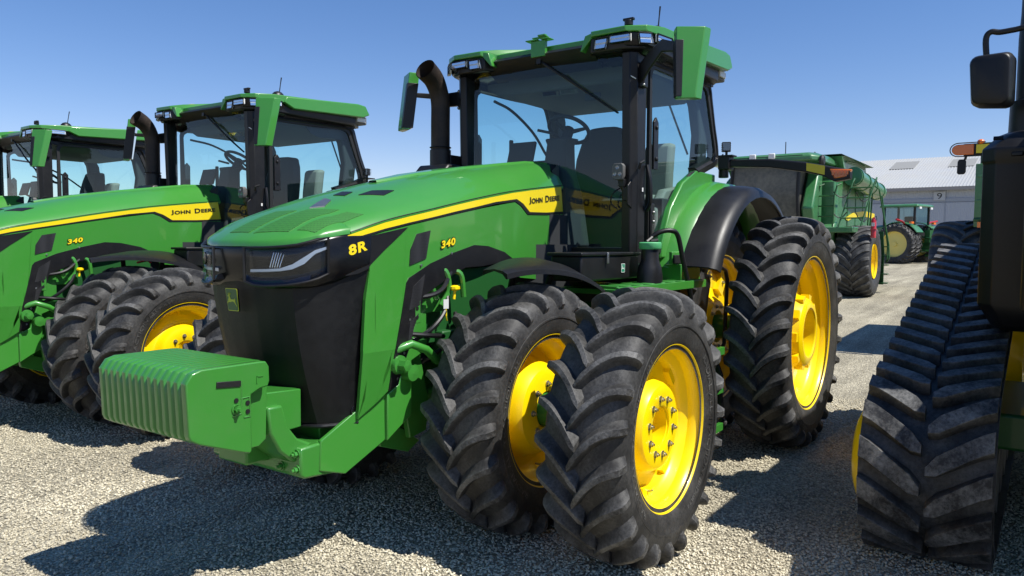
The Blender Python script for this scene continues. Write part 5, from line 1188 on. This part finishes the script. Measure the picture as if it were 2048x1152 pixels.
far_tractor()

# ------------------------------------------------------------------ barn
def barn():
    X = -48.0; z0 = gz(X)-.2; y0,y1 = -11.4, 14.0
    T = empty('barn', (X,-4,z0)); tag(T, 'long white metal barn with a ribbed roof and sliding doors, numbered 9', 'barn')
    def L(m): m.v = [(x-X,y+4,z-z0) for x,y,z in m.v]; return m
    e = U(1850,379.5,'x',X).z; rg = e+2.9
    w_ = MB(); w_.bx(X-22,X,y0,y1,z0-.5,e); L(w_).build('wall','barn_wall',T)
    r = MB(); n = 150
    prof = []
    for k in range(n+1):
        y = y0-.3+(y1-y0+.6)*k/n
        prof += [(y-.03,0),(y-.018,.035),(y+.018,.035),(y+.03,0)]
    dx = 11.0
    r.loft([[(X+.35-t*(dx+.35), y, e+.10+t*(rg-e)+h) for t in (0,1)] for y,h in prof], False, False)
    r.loft([[(X-dx-t*(dx+.35), y, rg+.10-t*(rg-e)+h) for t in (0,1)] for y,h in prof], False, False)
    L(r).build('roof','barn_roof',T,smooth=0)
    f = MB(); f.bx(X+.34,X+.40,y0-.3,y1+.3,e-.08,e+.12); L(f).build('gutter','barn_trim',T)
    f = MB(); f.bx(X,X+.06,y0,y1,e-.75,e-.55); L(f).build('door_track','barn_wall2',T)
    # sliding door leaves
    ys = [U(px,450,'x',X).y for px in (1688,1729,1807,1889,1985,2085)]
    for a,b in zip(ys, ys[1:]):
        d = MB(); d.bx(X+.02,X+.09,a+.03,b-.03,z0+.15,e-.8); L(d).build('sliding_door','barn_wall',T)
    for a in ys:
        L(MB().bx(X+.085,X+.11,a-.03,a+.03,z0+.15,e-.8)).build('door_edge','barn_wall2',T)
    # skylight sheets
    for px in (1790,1912):
        c = U(px,340,'x',X-5).y; t0,t1 = .60,.86
        s_ = MB(); s_.add([(X+.35-t*(dx+.35), y, e+.15+t*(rg-e)) for t,y in ((t0,c-.6),(t0,c+.9),(t1,c+.9),(t1,c-.6))],[(0,1,2,3)]); L(s_).build('skylight','skylight',T,smooth=0)
    p = U(1879,392,'x',X+.1); pl = MB(); pl.box((X+.10,p.y,p.z),(.03,.62,.52)); po = L(pl).build('number_plate','label_grey',T)
    V,F = fit_text('9', .26, .36); m = MB(); m.add([(X+.12, p.y-.13+u, p.z-.18+v) for u,v in V], F); L(m).build('number','black_decal',po,smooth=0)
mat('label_grey', (.42,.44,.46), .6)
def wallmat(name, c, s=3.2):
    m = mat(name, c, .6, dust=.25, dustcol=tuple(k*.75 for k in c), dscale=.6); nt = m.node_tree; b = nt.nodes['Principled BSDF']; N = nt.nodes.new; L = nt.links.new
    tc = N('ShaderNodeTexCoord'); wv = N('ShaderNodeTexWave'); wv.bands_direction = 'Y'; wv.inputs['Scale'].default_value = s; L(tc.outputs['Object'], wv.inputs['Vector'])
    bp = N('ShaderNodeBump'); bp.inputs['Strength'].default_value = .5; bp.inputs['Distance'].default_value = .03; L(wv.outputs['Fac'], bp.inputs['Height']); L(bp.outputs[0], b.inputs['Normal'])
wallmat('barn_wall', (.40,.43,.48)); mat('barn_wall2', (.30,.33,.38), .6); mat('barn_roof', (.40,.41,.41), .45, .0, dust=.5, dustcol=(.34,.33,.30), dscale=.5); mat('barn_trim', (.30,.28,.27), .6); mat('skylight', (.30,.29,.25), .4)
barn()
# low pale shed glimpsed through the farthest cab
sh = MB(); sh.bx(-60,-30,-75,-62,0,3.4); sh.prism([(-61,3.4),(-29,3.4),(-45,4.0)],'y',-76,-61); s_ = sh.build('storage_shed','barn_wall'); tag(s_, 'low pale storage shed far behind, glimpsed through the glass of the farthest cab', 'shed')
s_.location = (0,0,0)

# ------------------------------------------------------------------ ground and gravel
def ground():
    xs = [-2500,-600,-150,-80,-60]+[-52+1.0*i for i in range(52)]+[0,4,8,20,60,300,2500]; ys = [-2500,-400,-120,-60,-30,-15,-6,0,6,15,40,200,2500]
    hz = lambda x: gz(max(x,-52))
    m = MB(); m.loft([[(x,y,hz(x)) for y in ys] for x in xs], False, False)
    g = bpy.data.objects.new('ground', m.mesh('ground', None, 60)); col.objects.link(g); tag(g, kind='structure')
    mt = bpy.data.materials.new('gravel'); mt.use_nodes = True; nt = mt.node_tree; b = nt.nodes['Principled BSDF']; N = nt.nodes.new; L = nt.links.new
    tc = N('ShaderNodeTexCoord'); v = N('ShaderNodeTexVoronoi'); v.inputs['Scale'].default_value = 66; L(tc.outputs['Object'], v.inputs['Vector'])
    v2 = N('ShaderNodeTexVoronoi'); v2.inputs['Scale'].default_value = 24; L(tc.outputs['Object'], v2.inputs['Vector'])
    sep = N('ShaderNodeSeparateColor'); L(v.outputs['Color'], sep.inputs[0])
    cr_ = N('ShaderNodeValToRGB'); e = cr_.color_ramp.elements; e[0].position = 0; e[0].color = (.27,.24,.175,1); e[1].position = 1; e[1].color = (.76,.69,.51,1)
    k = cr_.color_ramp.elements.new(.5); k.color = (.50,.45,.33,1); L(sep.outputs[0], cr_.inputs[0])
    n = N('ShaderNodeTexNoise'); n.inputs['Scale'].default_value = .7; n.inputs['Detail'].default_value = 8; L(tc.outputs['Object'], n.inputs['Vector'])
    mr = N('ShaderNodeMapRange'); mr.inputs[1].default_value = .3; mr.inputs[2].default_value = .7; mr.inputs[3].default_value = .78; mr.inputs[4].default_value = 1.18; L(n.outputs['Fac'], mr.inputs[0])
    # wheel ruts: streaks across the far yard
    mp = N('ShaderNodeMapping'); mp.inputs['Scale'].default_value = (.35,3.5,1); mp.inputs['Rotation'].default_value = (0,0,rad(75)); L(tc.outputs['Object'], mp.inputs['Vector'])
    n3 = N('ShaderNodeTexNoise'); n3.inputs['Scale'].default_value = .8; n3.inputs['Detail'].default_value = 7; L(mp.outputs[0], n3.inputs['Vector'])
    mr3 = N('ShaderNodeMapRange'); mr3.inputs[1].default_value = .35; mr3.inputs[2].default_value = .65; mr3.inputs[3].default_value = .76; mr3.inputs[4].default_value = 1.18; L(n3.outputs['Fac'], mr3.inputs[0])
    mm = N('ShaderNodeMath'); mm.operation = 'MULTIPLY'; L(mr.outputs[0], mm.inputs[0]); L(mr3.outputs[0], mm.inputs[1])
    gap = N('ShaderNodeMapRange'); gap.inputs[1].default_value = .0; gap.inputs[2].default_value = .55; gap.inputs[3].default_value = 1.08; gap.inputs[4].default_value = .62; L(v.outputs['Distance'], gap.inputs[0])
    m2 = N('ShaderNodeMath'); m2.operation = 'MULTIPLY'; L(mm.outputs[0], m2.inputs[0]); L(gap.outputs[0], m2.inputs[1])
    vm = N('ShaderNodeVectorMath'); vm.operation = 'SCALE'; L(cr_.outputs[0], vm.inputs[0]); L(m2.outputs[0], vm.inputs['Scale']); L(vm.outputs[0], b.inputs['Base Color'])
    b.inputs['Roughness'].default_value = .9; b.inputs['Specular IOR Level'].default_value = .25
    inv = N('ShaderNodeMath'); inv.operation = 'MULTIPLY_ADD'; inv.inputs[1].default_value = -1; inv.inputs[2].default_value = 1; L(v.outputs['Distance'], inv.inputs[0])
    n2 = N('ShaderNodeMath'); n2.operation = 'MULTIPLY_ADD'; n2.inputs[1].default_value = -.8; L(v2.outputs['Distance'], n2.inputs[0]); L(inv.outputs[0], n2.inputs[2])
    bp = N('ShaderNodeBump'); bp.inputs['Strength'].default_value = 1.0; bp.inputs['Distance'].default_value = .012; L(n2.outputs[0], bp.inputs['Height']); L(bp.outputs[0], b.inputs['Normal'])
    g.data.materials.append(mt); return g
ground()
def pebbles():
    sm = bpy.data.materials.new('stone'); sm.use_nodes = True; nt = sm.node_tree; b = nt.nodes['Principled BSDF']; N = nt.nodes.new; L = nt.links.new
    oi = N('ShaderNodeObjectInfo'); at = N('ShaderNodeAttribute'); at.attribute_name = 'tone'
    r = N('ShaderNodeValToRGB'); e = r.color_ramp.elements; e[0].color = (.20,.185,.15,1); e[1].color = (.84,.78,.60,1); e[0].position = 0
    for p,c in ((.3,(.38,.34,.25,1)),(.55,(.52,.47,.35,1)),(.8,(.66,.60,.45,1))): k = r.color_ramp.elements.new(p); k.color = c
    L(at.outputs['Fac'], r.inputs[0]); L(r.outputs[0], b.inputs['Base Color']); b.inputs['Roughness'].default_value = .85; b.inputs['Specular IOR Level'].default_value = .3
    rnd = random.Random(11)
    bm = bmesh.new(); bmesh.ops.create_icosphere(bm, subdivisions=1, radius=1); base = [v.co.copy() for v in bm.verts]; F = [tuple(v.index for v in f.verts) for f in bm.faces]; bm.free()
    variants = []
    for _ in range(14):
        rr = random.Random(_); variants.append([v*rr.uniform(.78,1.12) for v in base])
    nv = len(base); V = []; FF = []; tone = []
    fwd = Vector((cos(YAW),sin(YAW))); rgt = Vector((sin(YAW),-cos(YAW)))
    import array
    cnt = 0
    while cnt < 105000:
        d = 2.2+6.3*rnd.random()**1.25; 
        l = rnd.uniform(-.74,.74)*d
        x = CAM[0]+fwd.x*d+rgt.x*l; y = CAM[1]+fwd.y*d+rgt.y*l
        s = rnd.uniform(.0046,.0092)*(1.5 if rnd.random() < .05 else 1)*(.86+.05*d); a = rnd.uniform(0,6.28); c,s_ = cos(a),sin(a); ex_,ey,ez = s*rnd.uniform(.9,1.4), s*rnd.uniform(.75,1.05), s*rnd.uniform(.5,.85)
        o = cnt*nv; z = s*.15+rnd.uniform(-.001,.006); tl = rnd.uniform(-.4,.4)
        for v in variants[cnt%14]:
            X_,Y_,Z_ = v.x*ex_, v.y*ey, v.z*ez; Z_ += tl*X_; V += (x+c*X_-s_*Y_, y+s_*X_+c*Y_, z+Z_)
        t = min(1,max(0,rnd.gauss(.50,.13)+.30*mnoise.noise(Vector((x*.8,y*.8,0)))+.15*mnoise.noise(Vector((x*3,y*3,5))))); tone += [t]*nv
        cnt += 1
    me = bpy.data.meshes.new('gravel_stones'); me.vertices.add(cnt*nv); me.vertices.foreach_set('co', array.array('f',V))
    nf = len(F); me.loops.add(cnt*nf*3); me.polygons.add(cnt*nf)
    flat = [i for f in F for i in f]; lv = array.array('i'); 
    for k in range(cnt): 
        o = k*nv; lv.extend([i+o for i in flat])
    me.loops.foreach_set('vertex_index', lv); me.polygons.foreach_set('loop_start', array.array('i', range(0,cnt*nf*3,3)))
    me.update(calc_edges=True); me.validate()
    me.polygons.foreach_set('use_smooth', [True]*(cnt*nf))
    a = me.attributes.new('tone','FLOAT','POINT'); a.data.foreach_set('value', tone); me.materials.append(sm)
    o = bpy.data.objects.new('gravel', me); col.objects.link(o); tag(o, 'loose pale gravel stones covering the yard', 'gravel', kind='stuff')
pebbles()

# ------------------------------------------------------------------ light
EL, AZ = 56.2, 96.0           # sun elevation, azimuth measured from +X towards +Y
wd = bpy.data.worlds.new('World'); scn.world = wd; wd.use_nodes = True; nt = wd.node_tree; bg = nt.nodes['Background']
sky = nt.nodes.new('ShaderNodeTexSky'); sky.sky_type = 'NISHITA'; sky.sun_disc = False; sky.sun_elevation = rad(EL); sky.sun_rotation = rad(90-AZ)
sky.altitude = 100; sky.air_density = 1.0; sky.dust_density = .0; sky.ozone_density = 4.0
hs = nt.nodes.new('ShaderNodeHueSaturation'); hs.inputs['Saturation'].default_value = 1.22; nt.links.new(sky.outputs[0], hs.inputs['Color']); tn = nt.nodes.new('ShaderNodeMixRGB'); tn.blend_type = 'MULTIPLY'; tn.inputs[0].default_value = 1; tn.inputs[2].default_value = (1.29,1.035,1.09,1); nt.links.new(hs.outputs[0], tn.inputs[1]); nt.links.new(tn.outputs[0], bg.inputs[0]); bg.inputs[1].default_value = .078
sl = bpy.data.lights.new('sun','SUN'); sl.energy = 4.2; sl.angle = rad(.53); sl.color = (1,.965,.90); so = bpy.data.objects.new('sun', sl); col.objects.link(so)
sd = Vector((cos(rad(EL))*cos(rad(AZ)), cos(rad(EL))*sin(rad(AZ)), sin(rad(EL)))); so.rotation_euler = sd.to_track_quat('Z','Y').to_euler(); so.location = (0,20,20)
scn.view_settings.view_transform = 'Standard'; scn.view_settings.look = 'None'; scn.view_settings.exposure = .68; scn.view_settings.gamma = 1
